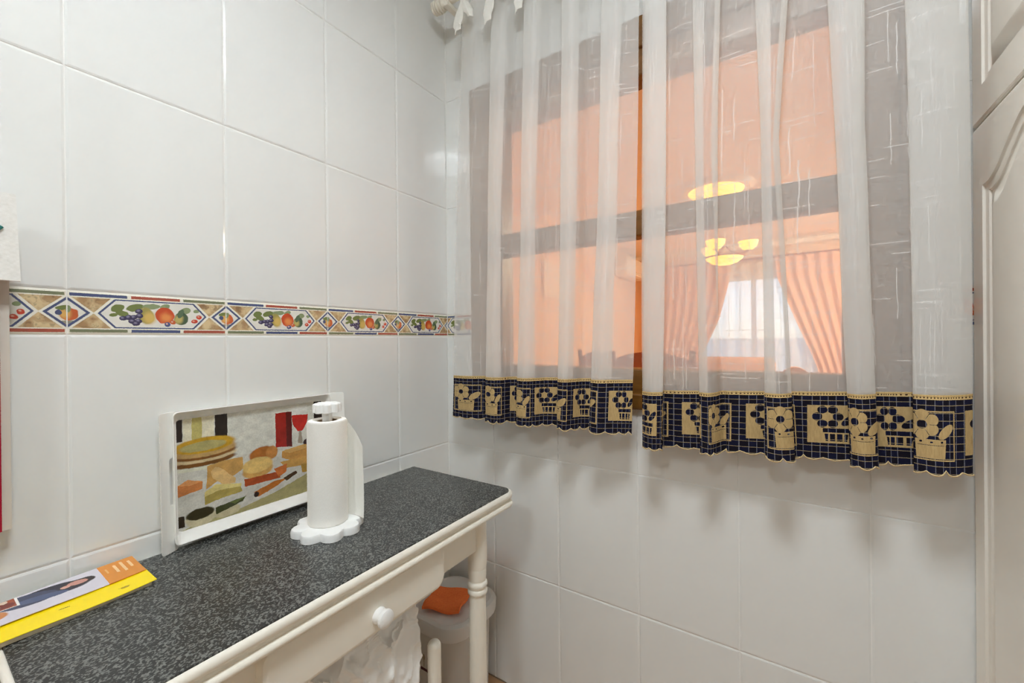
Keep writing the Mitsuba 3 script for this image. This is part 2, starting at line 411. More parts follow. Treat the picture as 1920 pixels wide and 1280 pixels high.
def gingham(u, v):
    """Navy check with pale lines; u along the cloth, v down from the top of the band."""
    P = 0.0135
    a, b = u / P, v / P + 0.35
    fa, fb = a - dr.floor(a), b - dr.floor(b)
    dark = mix(rgb(18, 21, 46), rgb(20, 15, 19), dr.select(((dr.floor(a) + dr.floor(b) * 1.0) * 0.5 - dr.floor((dr.floor(a) + dr.floor(b)) * 0.5)) > 0.25, mi.Float(0.75), mi.Float(0.1)))
    dark = dark * (0.8 + 0.4 * noise(u * 1500, v * 1500))
    la = dr.select(fa < 0.10, mi.Float(0.50), mi.Float(0))
    lb = dr.select(fb < 0.10, mi.Float(0.62), mi.Float(0))
    out = dark * (1 - la) + mi.Color3f(rgb(150, 150, 160)) * la
    return out * (1 - lb) + mi.Color3f(rgb(178, 158, 122)) * lb

def applique(p, n, uv):
    u, v = uv.x, uv.y
    check = gingham(u, v)
    tan = mix(rgb(194, 168, 120), rgb(168, 141, 97), fbm(u * 500, v * 120, 2.0))
    w = (u / 0.2 - dr.floor(u / 0.2)) * 0.2
    A, x = w < 0.1, dr.select(w < 0.1, w, w - 0.1)
    # motif A: tan flower in a pot on the check, in a thin tan frame
    fr = p_rect(x, v, .009, .091, .019, .108) * (1 - p_rect(x, v, .0115, .0885, .0215, .1055))
    fl = mi.Float(0) + x * 0
    for k in range(6):
        t = k * math.pi / 3 + math.pi / 6
        fl = dr.maximum(fl, p_ellipse(x, v, .034 + .0165 * math.cos(t), .044 + .0165 * math.sin(t), .0108, .0108))
    fl = dr.maximum(fl, p_ellipse(x, v, .034, .044, .014, .014))
    fl = fl * (1 - p_ellipse(x, v, .034, .044, .0078, .0078))
    th, rr = dr.atan2(v - .044, x - .034), dr.sqrt((v - .044) ** 2 + (x - .034) ** 2)
    fl = dr.select((dr.abs(dr.sin(3 * th)) * rr < .0016) & (rr > .011), fl * 0.25, fl)      # stitched lines between the petals
    leaf = p_ellipse(x, v, .073, .056, .0175, .0085, -.75)
    pot = p_poly(x, v, [(.023, .070), (.073, .070), (.071, .104), (.025, .104)])
    dots = dr.maximum(dr.maximum(p_ellipse(x, v, .032, .0745, .0022, .0018), p_ellipse(x, v, .048, .0755, .0022, .0018)), p_ellipse(x, v, .065, .0745, .0022, .0018))
    rim = p_rect(x, v, .027, .069, .0800, .0812)
    cA = dr.maximum(dr.maximum(fr, fl), dr.maximum(leaf, pot)) * (1 - dr.maximum(dots, rim * 0.7))
    a = check * (1 - cA) + tan * cA
    # motif B: tan patch with the flower and pot cut out of it
    pb = p_rect(x, v, .009, .091, .019, .098)
    f2 = x * 0
    for k in range(6):
        t = k * math.pi / 3
        f2 = dr.maximum(f2, p_ellipse(x, v, .042 + .0175 * math.cos(t), .043 + .0165 * math.sin(t), .0086, .0086))
    f2 = f2 * (1 - p_ellipse(x, v, .042, .043, .0092, .0092))
    f2 = dr.maximum(f2, p_ellipse(x, v, .0765, .050, .0150, .0068, -.75))
    pot2 = dr.maximum(p_rect(x, v, .034, .078, .067, .0755), p_poly(x, v, [(.037, .0785), (.075, .0785), (.073, .0935), (.039, .0935)]) * (1 - p_rect(x, v, .043, .046, .0785, .0935)) * (1 - p_rect(x, v, .0545, .0575, .0785, .0935)) * (1 - p_rect(x, v, .066, .069, .0785, .0935)))
    cB = pb * (1 - dr.maximum(f2, pot2))
    b = check * (1 - cB) + tan * cB
    return dr.select(A, a, b)
mat("m_applique", proc(applique), 0.9, 0.15)
def lace_print(p, n, uv):
    u, v = uv.x, uv.y
    a = u / 0.0052
    fa = a - dr.floor(a) - 0.5
    hole = 1 - smoothstep(0.75, 1.05, dr.sqrt((fa / 0.26) ** 2 + ((v - 0.0052) / 0.0017) ** 2))
    zig = dr.abs(v - 0.0022 - dr.abs(fa) * 0.003) < 0.0004
    return dr.select(zig, mi.Color3f(rgb(150, 118, 70)), mix(rgb(206, 178, 126), rgb(70, 48, 30), hole))
mat("m_lace", proc(lace_print), 0.9, 0.1)
mat("m_binding", rgb(206, 184, 140), 0.9, 0.1)

# plan of the folds: x at the heading (z 2.3), at z 1.6 and above the band (z 1.05), distance from the wall, running width of cloth
LEFT_FOLDS = [(0.1561,0.125,0.1017,0.085,0.005),(0.2206,0.1919,0.1849,0.1,0.06),(0.2566,0.2359,0.2291,0.085,0.095),(0.3265,0.2912,0.2843,0.078,0.162),(0.3459,0.3102,0.3034,0.09,0.175),(0.3018,0.2761,0.2649,0.112,0.215),(0.3487,0.3138,0.3089,0.132,0.25),(0.3743,0.3376,0.3306,0.12,0.29),(0.382,0.355,0.3422,0.09,0.31),(0.4472,0.423,0.4126,0.078,0.381),(0.4645,0.4377,0.4273,0.09,0.395),(0.4231,0.4026,0.3841,0.112,0.435),(0.4654,0.4394,0.4229,0.132,0.465),(0.4847,0.458,0.4456,0.115,0.508),(0.503,0.4856,0.47,0.088,0.55),(0.5728,0.5599,0.5413,0.078,0.611),(0.589,0.5738,0.5553,0.09,0.622),(0.5455,0.5325,0.521,0.112,0.655),(0.5843,0.5677,0.5525,0.132,0.68),(0.6038,0.5889,0.5704,0.112,0.71),(0.6275,0.6037,0.5888,0.088,0.75),(0.7032,0.6774,0.6578,0.078,0.82),(0.7149,0.6892,0.6696,0.09,0.835),(0.6664,0.6442,0.6207,0.112,0.868),(0.7193,0.673,0.6539,0.13,0.895),(0.7351,0.7059,0.6829,0.115,0.915),(0.7633,0.7456,0.7303,0.1,0.985)]
RIGHT_FOLDS = [(0.7675,0.7570,0.7538,0.1,0.145),(0.7953,0.7893,0.7846,0.125,0.175),(0.8303,0.8195,0.8102,0.115,0.215),(0.7714,0.7637,0.7618,0.09,0.24),(0.7631,0.7555,0.7536,0.08,0.25),(0.8247,0.8146,0.8083,0.08,0.288),(0.8541,0.8466,0.8448,0.085,0.308),(0.9,0.8965,0.9005,0.08,0.362),(0.9051,0.9015,0.9055,0.09,0.372),(0.8786,0.8853,0.8901,0.11,0.385),(0.9188,0.9127,0.9124,0.13,0.408),(0.9523,0.9338,0.9286,0.11,0.45),(0.9371,0.9167,0.9313,0.088,0.462),(0.9414,0.9174,0.937,0.08,0.468),(0.9638,0.9488,0.9465,0.083,0.485),(0.9947,0.9897,0.9857,0.085,0.51),(1.0335,1.0337,1.039,0.08,0.565),(1.0368,1.0369,1.0421,0.09,0.58),(0.9965,1.0197,1.0219,0.112,0.6),(1.0471,1.0352,1.0479,0.132,0.632),(1.0951,1.0508,1.0715,0.112,0.66),(1.0803,1.0377,1.0649,0.09,0.672),(1.0815,1.0373,1.0668,0.082,0.68),(1.1096,1.074,1.0857,0.083,0.7),(1.1096,1.1076,1.102,0.085,0.712),(1.1858,1.1865,1.2014,0.08,0.812),(1.1922,1.1887,1.2042,0.09,0.816),(1.1196,1.1453,1.1616,0.112,0.82),(1.1515,1.1663,1.1814,0.132,0.85),(1.1939,1.1897,1.205,0.114,0.882),(1.1805,1.1758,1.1946,0.09,0.9),(1.1813,1.1769,1.1958,0.08,0.91),(1.1999,1.2017,1.2154,0.083,0.925),(1.2215,1.2299,1.2386,0.083,0.96),(1.3165,1.3239,1.3273,0.08,1.008),(1.3181,1.3255,1.3289,0.09,1.014),(1.2396,1.2526,1.2565,0.112,1.02),(1.2628,1.2868,1.2867,0.13,1.06),(1.2983,1.3141,1.3133,0.122,1.1),(1.3317,1.3354,1.3361,0.1,1.125),(1.3257,1.329,1.3329,0.085,1.14),(1.3037,1.3059,1.3087,0.08,1.2)]

def fold_plan(folds, per=7):
    f = np.array(folds)
    k = np.arange(len(f))
    kk = np.linspace(0, len(f) - 1, (len(f) - 1) * per + 1)
    return [PchipInterpolator(k, f[:, i])(kk) for i in range(5)]

def curtain(key, folds, lace_z, side, label):
    xt, xm, xb, d, u = fold_plan(folds)
    def at(z, back=0.0):
        """Points of the cloth at the heights z (one per column)."""
        t = np.clip((np.asarray(z) - 1.05) / 0.55, -0.3, 1) ; s = np.clip((np.asarray(z) - 1.6) / 0.7, 0, 1.1)
        x = np.where(np.asarray(z) < 1.6, xb + (xm - xb) * t, xm + (xt - xm) * s)
        wob = 0.0035 * (meshkit.noise(np.stack([u * 25, np.asarray(z) * 4 + 0 * u, 0 * u + 3.0], -1), 5) - 0.5)
        flare = 1 + 0.10 * np.clip((1.35 - np.asarray(z)) / 0.45, 0, 1)
        return np.stack([x + wob, -0.085 - (d - 0.085) * flare + back + 0.6 * wob, np.asarray(z) + 0 * u], -1)
    zl = lace_z(xb)                                        # lower edge of the sheer
    top = 2.292
    v = np.linspace(0, 1, 56)
    grid = np.stack([at(top + (zl - top) * w) for w in v])
    uv = np.stack([np.broadcast_to(u, grid.shape[:2]).ravel(), grid[..., 2].ravel()], 1)
    scene[key + "__sheer_panel"] = mikit.ply(sheet(grid), "m_sheer", smooth=True, uv=uv)
    hem = np.stack([at(np.full_like(u, z), 0.0012) for z in np.linspace(top, 2.207, 5)])
    huv = np.stack([np.broadcast_to(u + 7.3, hem.shape[:2]).ravel(), hem[..., 2].ravel()], 1)
    scene[key + "__heading_hem"] = mikit.ply(sheet(hem), "m_sheer", smooth=True, uv=huv)
    # the applique band, its scalloped edge, the lace above it and the binding below
    s = u / 0.0335
    scallop = 0.0105 * np.sqrt(np.clip(1 - (2 * (s - np.floor(s)) - 1) ** 2, 0, 1))
    w = np.linspace(0, 1, 14)[:, None]
    H = 0.128 + scallop
    zb = (zl + 0.001)[None] - w * H[None]
    band = np.stack([at(r, -0.0008) for r in zb])
    buv = np.stack([np.broadcast_to(u, band.shape[:2]).ravel(), ((zl + 0.001)[None] - zb - 0.005).ravel()], 1)
    scene[key + "__hem_band"] = mikit.ply(sheet(band), "m_applique", smooth=True, uv=buv)
    labels[key + "__hem_band"] = {"label": "navy checked hem band with tan potted flowers"}
    lz = [zl + 0.0055 - a for a in (0.0, 0.0045, 0.009)]
    lace = np.stack([at(r, -0.0016) for r in lz])
    luv = np.stack([np.broadcast_to(u, lace.shape[:2]).ravel(), np.repeat([0.0, 0.0045, 0.009], len(u))], 1)
    scene[key + "__lace_trim"] = mikit.ply(sheet(lace), "m_lace", smooth=True, uv=luv)
    scene[key + "__scalloped_edging"] = mikit.ply(tube(band[-1] + [0, -0.0004, -0.0006], 0.0015, 5), "m_binding", smooth=True)
    tag(key, label, "curtain")
    return at

at_left = curtain("curtain", LEFT_FOLDS, lambda x: 1.052 + 0.014 * (x - 0.1) / 0.63, -1, "narrower left sheer white linen curtain with navy flowerpot hem beside the tiled corner")
at_right = curtain("curtain_001", RIGHT_FOLDS, lambda x: 1.038 + 0.030 * (x - 0.75) / 0.58, 1, "wider right sheer white linen curtain with navy flowerpot hem next to the cupboard")

ROD = (-0.10, 2.335)
def curtain_tie(parent, x, lean, seed):
    """A cloth tie knotted round the rod above the heading: loop, knot and two tails."""
    y, z = ROD
    a = np.linspace(0, 2 * math.pi, 25)
    loop = []
    for da in (-0.009, 0.0, 0.009):
        loop.append(np.stack([x + da + 0 * a, y + 0.0165 * np.cos(a), z + 0.0165 * np.sin(a) - 0.001], -1))
    m = [sheet(np.array(loop))]
    strap = np.array([[[x - .012, y - .016, z], [x + .012, y - .016, z]], [[x - .012, y - .022, z - .04], [x + .012, y - .022, z - .04]], [[x - .014, y - .012, z - .062], [x + .014, y - .012, z - .062]]])
    m.append(thick(strap, (0, 0.0015, 0)))
    kn = trimesh.creation.icosphere(2, 0.013); kn.apply_scale((1.1, 0.8, 0.9)); kn.apply_translation((x, y - 0.026, z - 0.048)); m.append(kn)
    for sgn, L, wid, out in ((-1, 0.105 + (0.0, 0.022, 0.036, 0.01, 0.0)[seed % 5], 0.020, 0.020 + lean), (1, 0.080, 0.019, 0.034 - lean)):
        t = np.linspace(0, 1, 9)
        cx = x + sgn * out * t ** 0.8
        cz = z - 0.052 - L * t
        cy = y - 0.030 - 0.012 * np.sin(t * 2.2)
        hw = wid * (0.35 + 0.65 * np.sin(np.clip(t * 1.5, 0, 1) * math.pi / 2)) * np.where(t > 0.86, 0.62, 1)
        g = np.stack([np.stack([cx - hw, cy + 0.003, cz + sgn * 0.006], -1), np.stack([cx, cy - 0.003, cz], -1), np.stack([cx + hw, cy + 0.003, cz - sgn * 0.004], -1)], 1)
        m.append(thick(g, (0, 0.0014, 0)))
    put(parent + "__tie", join(*m), "m_tie", 40)
for i, x in enumerate((0.195, 0.322, 0.440, 0.565, 0.70)): curtain_tie("curtain", x, 0.006 * ((i * 7) % 3 - 1), i)
for i, x in enumerate((0.835, 0.935, 1.045, 1.16, 1.285)): curtain_tie("curtain_001", x, 0.006 * ((i * 5) % 3 - 1), i + 9)

rod = "curtain_rod"
scene[rod + "__pole"] = mikit.ply(tube([[0.085, ROD[0], ROD[1]], [1.355, ROD[0], ROD[1]]], 0.0135, 20), "m_cream", smooth=30)
ridge = [(0, 0), (0.012, 0.001)]
for k in range(5):
    z = 0.004 + k * 0.0105
    ridge += [(0.018, z), (0.0235 - 0.001 * abs(k - 2), z + 0.003), (0.0235 - 0.001 * abs(k - 2), z + 0.0065), (0.018, z + 0.0095)]
ridge += [(0.014, 0.060), (0, 0.060)]
fin = lathe(ridge[::-1], 32)
fin.apply_transform(trimesh.transformations.rotation_matrix(math.pi / 2, (0, 1, 0)))
fin.apply_translation((0.038, ROD[0], ROD[1])); fin.fix_normals()
scene[rod + "__finial"] = mikit.ply(fin, "m_cream", smooth=30)
for k, x in enumerate((0.112, 1.335)):
    put(rod + "__bracket", join(box(x - 0.013, x + 0.013, -0.012, 0.0, ROD[1] - 0.05, ROD[1] + 0.03, 0.003), box(x - 0.010, x + 0.010, ROD[0] - 0.018, -0.008, ROD[1] - 0.028, ROD[1] - 0.0125, 0.003)), "m_cream", 30)
tag(rod, "cream wooden curtain rod with a ridged end piece near the tiled corner", "curtain rod")

# ------------------------------------------------------------------ the table
TT = 0.755                                             # height of the table top
TX0, TX1, TY0, TY1 = 0.014, 0.412, -1.078, -0.190
tag("side_table", "narrow cream kitchen table with a dark speckled top and one drawer, against the left wall", "table")
def rounded_rect(x0, x1, y0, y1, r, corners=(1, 1, 1, 1), n=8):
    """Corners in the order x0y0, x1y0, x1y1, x0y1; a zero keeps that corner sharp."""
    pts = []
    for (cx, cy, sx, sy, a0), keep in zip(((x0, y0, 1, 1, 180), (x1, y0, -1, 1, 270), (x1, y1, -1, -1, 0), (x0, y1, 1, -1, 90)), corners):
        if not keep: pts.append((cx, cy)); continue
        for a in np.radians(np.linspace(a0, a0 + 90, n)):
            pts.append((cx + sx * r + r * math.cos(a), cy + sy * r + r * math.sin(a)))
    return pts
top_outline = rounded_rect(TX0, TX1, TY0, TY1, 0.026, (0, 1, 1, 0))
put("side_table__laminate_top", extrude(Polygon(top_outline), 0.004, "z", TT - 0.004), "m_laminate", False)
labels["side_table__laminate_top"] = {"label": "charcoal speckled laminate top"}
def moulded_edge(outline, profile):
    """Sweep a profile (offset outwards, height) round an outline, closing it."""
    o = np.array(outline); n = len(o)
    e = np.roll(o, -1, 0) - o; e /= np.linalg.norm(e, axis=1, keepdims=True)
    nrm = np.stack([e[:, 1], -e[:, 0]], 1)
    mit = nrm + np.roll(nrm, 1, 0); mit /= (np.sum(mit * nrm, 1, keepdims=True))
    mit *= np.minimum(1, 1.6 / np.linalg.norm(mit, axis=1, keepdims=True))
    g = np.stack([np.concatenate([o + mit * a, np.full((n, 1), z)], 1) for a, z in profile], 1)   # (n, profile, 3)
    g = np.concatenate([g, g[:1]], 0)
    m = sheet(g); m.merge_vertices(); m.fix_normals()
    return m
prof = [(-0.02, TT - 0.0042), (0.0008, TT - 0.0042), (0.001, TT - 0.0022)]
for a in np.radians(np.linspace(80, -75, 9)): prof.append((0.0025 + 0.0085 * math.cos(a) * 0.9, TT - 0.0108 + 0.0090 * math.sin(a)))
prof += [(0.0015, TT - 0.0205), (0.0005, TT - 0.0245), (0.0015, TT - 0.0275)]
for a in np.radians(np.linspace(75, -80, 8)): prof.append((0.0025 + 0.0085 * math.cos(a), TT - 0.0355 + 0.0078 * math.sin(a)))
prof += [(-0.004, TT - 0.0435), (-0.10, TT - 0.0435)]
put("side_table__moulded_edge", moulded_edge(top_outline, prof), "m_cream", 40)
AX, AZ0, AZ1 = 0.386, 0.628, TT - 0.040
put("side_table__apron", box(AX - 0.018, AX, -0.985, -0.322, AZ0, AZ1, 0.002), "m_cream", 25)
put("side_table__apron", box(0.05, 0.068, -0.985, -0.322, AZ0, AZ1, 0.002), "m_cream", 25)
for y in (-0.312, -0.983): put("side_table__apron", box(0.045, AX - 0.03, y - 0.009, y + 0.009, AZ0, AZ1, 0.002), "m_cream", 25)
leg = [(0, 0), (0.017, 0), (0.020, 0.02), (0.0225, 0.16), (0.0235, 0.30), (0.0225, 0.44), (0.0215, 0.500)]
for zc in (0.512, 0.531):
    for a in np.radians(np.linspace(-80, 80, 7)): leg.append((0.0215 + 0.0052 * math.cos(a), zc + 0.0078 * math.sin(a)))
leg += [(0.0215, 0.541), (0.0232, 0.546), (0.0240, 0.570), (0.0232, 0.572), (0.0232, 0.574), (0.0245, 0.577), (0.0260, 0.60), (0.0262, 0.63), (0.0252, 0.66), (0.0248, AZ1), (0, AZ1)]
for x, y in ((0.371, -0.300), (0.371, -0.990), (0.055, -0.300), (0.055, -0.990)):
    m = lathe(leg, 32, (x, y, 0)); m.fix_normals()
    put("side_table__leg", m, "m_cream", 25)
def slab_front(outline, profile):
    """Raised front in the (y, z) plane: rings of the outline, inset and pushed out along +x."""
    rings = []
    base = Polygon(outline)
    n = len(outline)
    o = np.array(outline)
    e = np.roll(o, -1, 0) - o; e /= np.linalg.norm(e, axis=1, keepdims=True) + 1e-12
    nrm = np.stack([e[:, 1], -e[:, 0]], 1)
    mit = nrm + np.roll(nrm, 1, 0); mit /= np.linalg.norm(mit, axis=1, keepdims=True)
    g = np.stack([np.concatenate([np.full((n, 1), x), o - mit * inset], 1) for inset, x in profile], 0)
    g = np.concatenate([g, g[:, :1]], 1)
    m = sheet(g)
    face = Polygon(o - mit * profile[-1][0])
    v, f = trimesh.creation.triangulate_polygon(face, engine="earcut")
    cap = trimesh.Trimesh(np.stack([np.full(len(v), profile[-1][1]), v[:, 0], v[:, 1]], 1), f)
    m = trimesh.util.concatenate([m, cap]); m.merge_vertices(); m.fix_normals()
    return m
dr_out = rounded_rect(-0.858, -0.462, 0.618, 0.7105, 0.026)
put("side_table__drawer", slab_front(dr_out, [(0, AX), (0, AX + 0.015), (0.0012, AX + 0.0185), (0.004, AX + 0.0205), (0.009, AX + 0.0215)]), "m_cream", 35)
kp = [(0, 0), (0.0150, 0), (0.0155, 0.003), (0.0138, 0.008), (0.0134, 0.012), (0.0150, 0.0155), (0.0170, 0.0175), (0.0174, 0.0205), (0.0166, 0.0235), (0.013, 0.0258), (0.007, 0.0270), (0, 0.0274)]
knob = lathe(kp, 32); knob.apply_transform(trimesh.transformations.rotation_matrix(math.pi / 2, (0, 1, 0))); knob.apply_translation((AX + 0.0212, -0.648, 0.652)); knob.fix_normals()
scene["side_table__drawer__knob"] = mikit.ply(knob, "m_white_plastic", smooth=35)
labels["side_table__drawer__knob"] = {"label": "round white knob"}
# ------------------------------------------------------------------ the tray leaning on the wall
TRAY_Y0, TRAY_Y1, TRAY_Z0, TRAY_Z1 = -0.839, -0.512, 0.788, 1.017        # the picture
TRAY_PRINT = [('p',(200,198,188),[(-0.003,0.589),(1.0,0.528),(1.0,0.0),(0.0,0.0)]),('p',(168,160,112),[(0.0,0.0),(0.18,0.033),(0.365,0.042),(0.621,0.108),(1.0,0.271),(1.0,0.0)]),('p',(225,219,193),[(0.042,1.003),(0.216,1.011),(0.214,0.774),(0.04,0.795)]),('p',(190,180,110),[(0.089,0.999),(0.145,1.0),(0.144,0.793),(0.087,0.795)]),('p',(34,24,20),[(-0.0,0.998),(0.038,0.997),(0.037,0.796),(-0.002,0.801)]),('p',(34,24,20),[(0.22,1.006),(0.292,1.005),(0.291,0.774),(0.219,0.779)]),('p',(34,24,20),[(0.916,0.999),(0.985,0.999),(0.985,0.771),(0.916,0.779)]),('e',(205,205,185),0.15,0.55,0.185,0.041),('e',(110,70,28),0.155,0.587,0.185,0.046),('e',(200,180,140),0.159,0.624,0.186,0.048),('e',(120,76,30),0.161,0.655,0.183,0.053),('e',(185,150,95),0.161,0.687,0.182,0.061),('e',(190,148,38),0.16,0.735,0.177,0.073),('e',(172,162,105),0.151,0.727,0.131,0.045),('p',(150,30,22),[(0.613,0.931),(0.736,0.928),(0.735,0.541),(0.612,0.569)]),('p',(88,18,14),[(0.692,0.927),(0.736,0.928),(0.735,0.541),(0.692,0.551)]),('p',(215,215,208),[(0.736,0.979),(0.863,0.978),(0.856,0.815),(0.741,0.825)]),('p',(186,40,32),[(0.736,0.882),(0.866,0.87),(0.856,0.77),(0.814,0.693),(0.78,0.696),(0.743,0.781)]),('p',(150,140,125),[(0.791,0.696),(0.808,0.692),(0.817,0.555),(0.78,0.565)]),('e',(52,30,28),0.848,0.559,0.028,0.033),('e',(52,30,28),0.877,0.602,0.023,0.036),('e',(52,30,28),0.886,0.536,0.019,0.03),('e',(165,100,42),0.521,0.526,0.097,0.081),('e',(185,125,62),0.581,0.529,0.043,0.068),('p',(190,138,68),[(0.654,0.514),(0.819,0.54),(1.0,0.504),(1.0,0.387),(0.718,0.4),(0.654,0.442)]),('p',(208,162,92),[(0.654,0.514),(0.819,0.54),(0.901,0.498),(0.713,0.475)]),('p',(195,148,76),[(0.638,0.404),(1.0,0.403),(1.0,0.286),(0.686,0.323)]),('p',(170,132,56),[(0.796,0.323),(1.0,0.302),(1.0,0.169),(0.807,0.232)]),('p',(192,148,82),[(0.161,0.317),(0.168,0.532),(0.26,0.553),(0.382,0.548),(0.386,0.432),(0.33,0.384),(0.242,0.377)]),('p',(215,178,118),[(0.187,0.474),(0.217,0.509),(0.251,0.478),(0.335,0.356),(0.33,0.311),(0.259,0.318),(0.199,0.405)]),('p',(196,122,66),[(0.003,0.41),(0.061,0.443),(0.141,0.404),(0.137,0.333),(0.006,0.304)]),('p',(218,150,92),[(0.003,0.41),(0.061,0.443),(0.141,0.404),(0.077,0.388)]),('p',(168,150,78),[(0.149,0.284),(0.216,0.322),(0.366,0.271),(0.375,0.206),(0.241,0.195),(0.152,0.174)]),('p',(212,196,126),[(0.147,0.291),(0.216,0.341),(0.367,0.291),(0.371,0.255),(0.241,0.279),(0.152,0.25)]),('e',(196,152,84),0.481,0.379,0.103,0.08),('e',(218,184,112),0.481,0.43,0.103,0.077),('p',(160,70,34),[(0.39,0.316),(0.622,0.309),(0.641,0.238),(0.394,0.24)]),('p',(196,108,50),[(0.591,0.348),(0.691,0.369),(0.686,0.287),(0.627,0.25)]),('p',(182,108,44),[(0.451,0.163),(0.591,0.218),(0.685,0.214),(0.622,0.166),(0.48,0.102)]),('p',(72,50,28),[(0.659,0.224),(0.757,0.269),(0.769,0.24),(0.685,0.185)]),('e',(40,22,16),0.467,0.135,0.017,0.028),('p',(46,36,20),[(0.001,0.135),(0.039,0.127),(0.039,0.03),(0.0,0.034)]),('e',(205,195,160),0.127,0.071,0.085,0.079),('e',(52,46,20),0.125,0.11,0.078,0.051),('e',(196,186,150),0.28,0.06,0.081,0.053),('p',(58,62,24),[(0.21,0.123),(0.394,0.151),(0.38,0.11),(0.214,0.056)]),('p',(92,104,44),[(0.293,0.133),(0.403,0.152),(0.329,0.104)])]
TRAY_BG = (206, 206, 196)
def tray_print(p, n, uv):
    x, y = (p.y - TRAY_Y0) / (TRAY_Y1 - TRAY_Y0), (p.z - TRAY_Z0) / (TRAY_Z1 - TRAY_Z0)
    x = x + (fbm(p.y * 130, p.z * 130, 8.0) - 0.5) * 0.008
    y = y + (fbm(p.y * 130, p.z * 130, 3.0) - 0.5) * 0.010
    L = []
    for sh in TRAY_PRINT:
        if sh[0] == "p": L.append((p_poly(x, y, sh[2]), sh[1]))
        else: L.append((p_ellipse(x, y, sh[2], sh[3], sh[4], sh[5], 0, .10), sh[1]))
    out = lay(mi.Color3f(rgb(*TRAY_BG)) + x * 0, *L)
    return out * (0.72 + 0.40 * fbm(p.y * 60, p.z * 90, 1.0)) * (0.92 + 0.16 * noise(p.y * 500, p.z * 500, 1.0))
mat("m_tray_print", proc(tray_print), 0.22, 0.5)
tag("tray", "white serving tray printed with cheeses and wine, leaning against the wall on the table", "tray")
def tray_ring(dy0, dy1, dz0, dz1, x, r, n=6):
    return [(x, a, b) for a, b in rounded_rect(TRAY_Y0 - dy0, TRAY_Y1 + dy1, TRAY_Z0 - dz0, TRAY_Z1 + dz1, r, (1, 1, 1, 1), n)]
def lean(x, z): return x + 0.016 - 0.010 * (z - 0.757) / 0.28
rings = [tray_ring(.000, .000, .000, .000, .004, .010), tray_ring(.001, .001, .002, .002, .005, .011), tray_ring(.004, .004, .007, .007, .009, .012), tray_ring(.0065, .0065, .0165, .0150, .0215, .009), tray_ring(.0075, .0075, .0190, .0180, .0235, .008),
         tray_ring(.0085, .0085, .0205, .0200, .0225, .008), tray_ring(.0085, .0085, .0205, .0200, .0195, .008), tray_ring(.006, .006, .009, .009, .003, .012), tray_ring(.002, .002, .003, .003, -.0015, .010)]
g = np.array(rings)
g = np.concatenate([g, g[:, :1]], 1)
g[..., 0] = lean(g[..., 0], g[..., 2])
rim = sheet(g)
bv, bf = trimesh.creation.triangulate_polygon(Polygon(g[-1][:-1, 1:]), engine="earcut")
rim = join(rim, trimesh.Trimesh(np.stack([lean(-.0015, bv[:, 1]), bv[:, 0], bv[:, 1]], 1), bf)); rim.merge_vertices(); rim.fix_normals()
put("tray__rim", rim, "m_tray", 30)
pv, pf = trimesh.creation.triangulate_polygon(Polygon(g[0][:-1, 1:]).buffer(0.0005), engine="earcut")
pm = trimesh.Trimesh(np.stack([lean(0.0042, pv[:, 1]), pv[:, 0], pv[:, 1]], 1), pf)
put("tray__printed_base", pm, "m_tray_print", False); labels["tray__printed_base"] = {"label": "printed still life of cheeses, plates and red wine"}
def end_handle(y0, y1, sgn):
    """An upright end grip with a long slot, flared out from the rim."""
    h = 0.30
    outer = Polygon(rounded_rect(-0.020, 0.020, TRAY_Z0 - 0.0315, TRAY_Z1 + 0.0195, 0.006))
    slot = Polygon(rounded_rect(0.001, 0.0135, 0.850, 0.944, 0.005))
    m = extrude(outer.difference(slot), 0.0032, "x", 0.0)
    v = m.vertices
    a = v[:, 1].copy()                                     # -0.02 outer edge .. 0.02 inner edge
    m.vertices = np.stack([lean(v[:, 0] + 0.0215 - (a + 0.02) * 0.42, v[:, 2]), np.where(sgn < 0, y0 + (a + 0.02) * 0.80, y1 - (a + 0.02) * 0.80), v[:, 2]], 1)
    m.fix_normals()
    put("tray__handle", m, "m_tray", 30)
end_handle(-0.870, -0.838, -1)
end_handle(-0.500, -0.462, 1)

# ------------------------------------------------------------------ the kitchen roll on its stand
HX, HY = 0.201, -0.620
tag("paper_towel_holder", "white flower-shaped kitchen roll stand on the dark table top", "paper towel holder")
def flower_slab(R0, petals, rad, z0, z1, bevel, phase=0.0):
    """Rounded petals in a ring round a disc: one slab each."""
    out = []
    for k in range(petals):
        t = phase + 2 * math.pi * k / petals
        c = (R0 * math.cos(t), R0 * math.sin(t))
        prof = [(0, z1 + 0.0015), (rad * 0.55, z1 + 0.001), (rad - bevel, z1), (rad - bevel * 0.3, z1 - bevel * 0.3), (rad, z1 - bevel), (rad, z0 + 0.001), (rad - 0.001, z0), (0, z0)]
        m = lathe(prof[::-1], 28); m.apply_scale((1.22, 1.0, 1.0)); m.apply_transform(trimesh.transformations.rotation_matrix(t, (0, 0, 1)))
        m.apply_translation((c[0], c[1], 0)); m.fix_normals(); out.append(m)
    return out
for m in flower_slab(0.0455, 8, 0.0245, TT, TT + 0.0185, 0.006, 0.35):
    m.apply_translation((HX, HY, 0)); put("paper_towel_holder__petal", m, "m_white_plastic", 30)
put("paper_towel_holder__base", lathe([(0, TT), (0.060, TT), (0.060, TT + 0.0165), (0.056, TT + 0.0178), (0, TT + 0.0178)], 40, (HX, HY, 0)), "m_white_plastic", 30)
put("paper_towel_holder__pole", lathe([(0, TT + 0.01), (0.0105, TT + 0.01), (0.0105, TT + 0.266), (0, TT + 0.266)], 24, (HX, HY, 0)), "m_white_plastic", 30)
for m in flower_slab(0.0190, 8, 0.0094, TT + 0.264, TT + 0.284, 0.003, 0.2):
    m.apply_translation((HX, HY, 0)); put("paper_towel_holder__knob_petal", m, "m_white_plastic", 30)
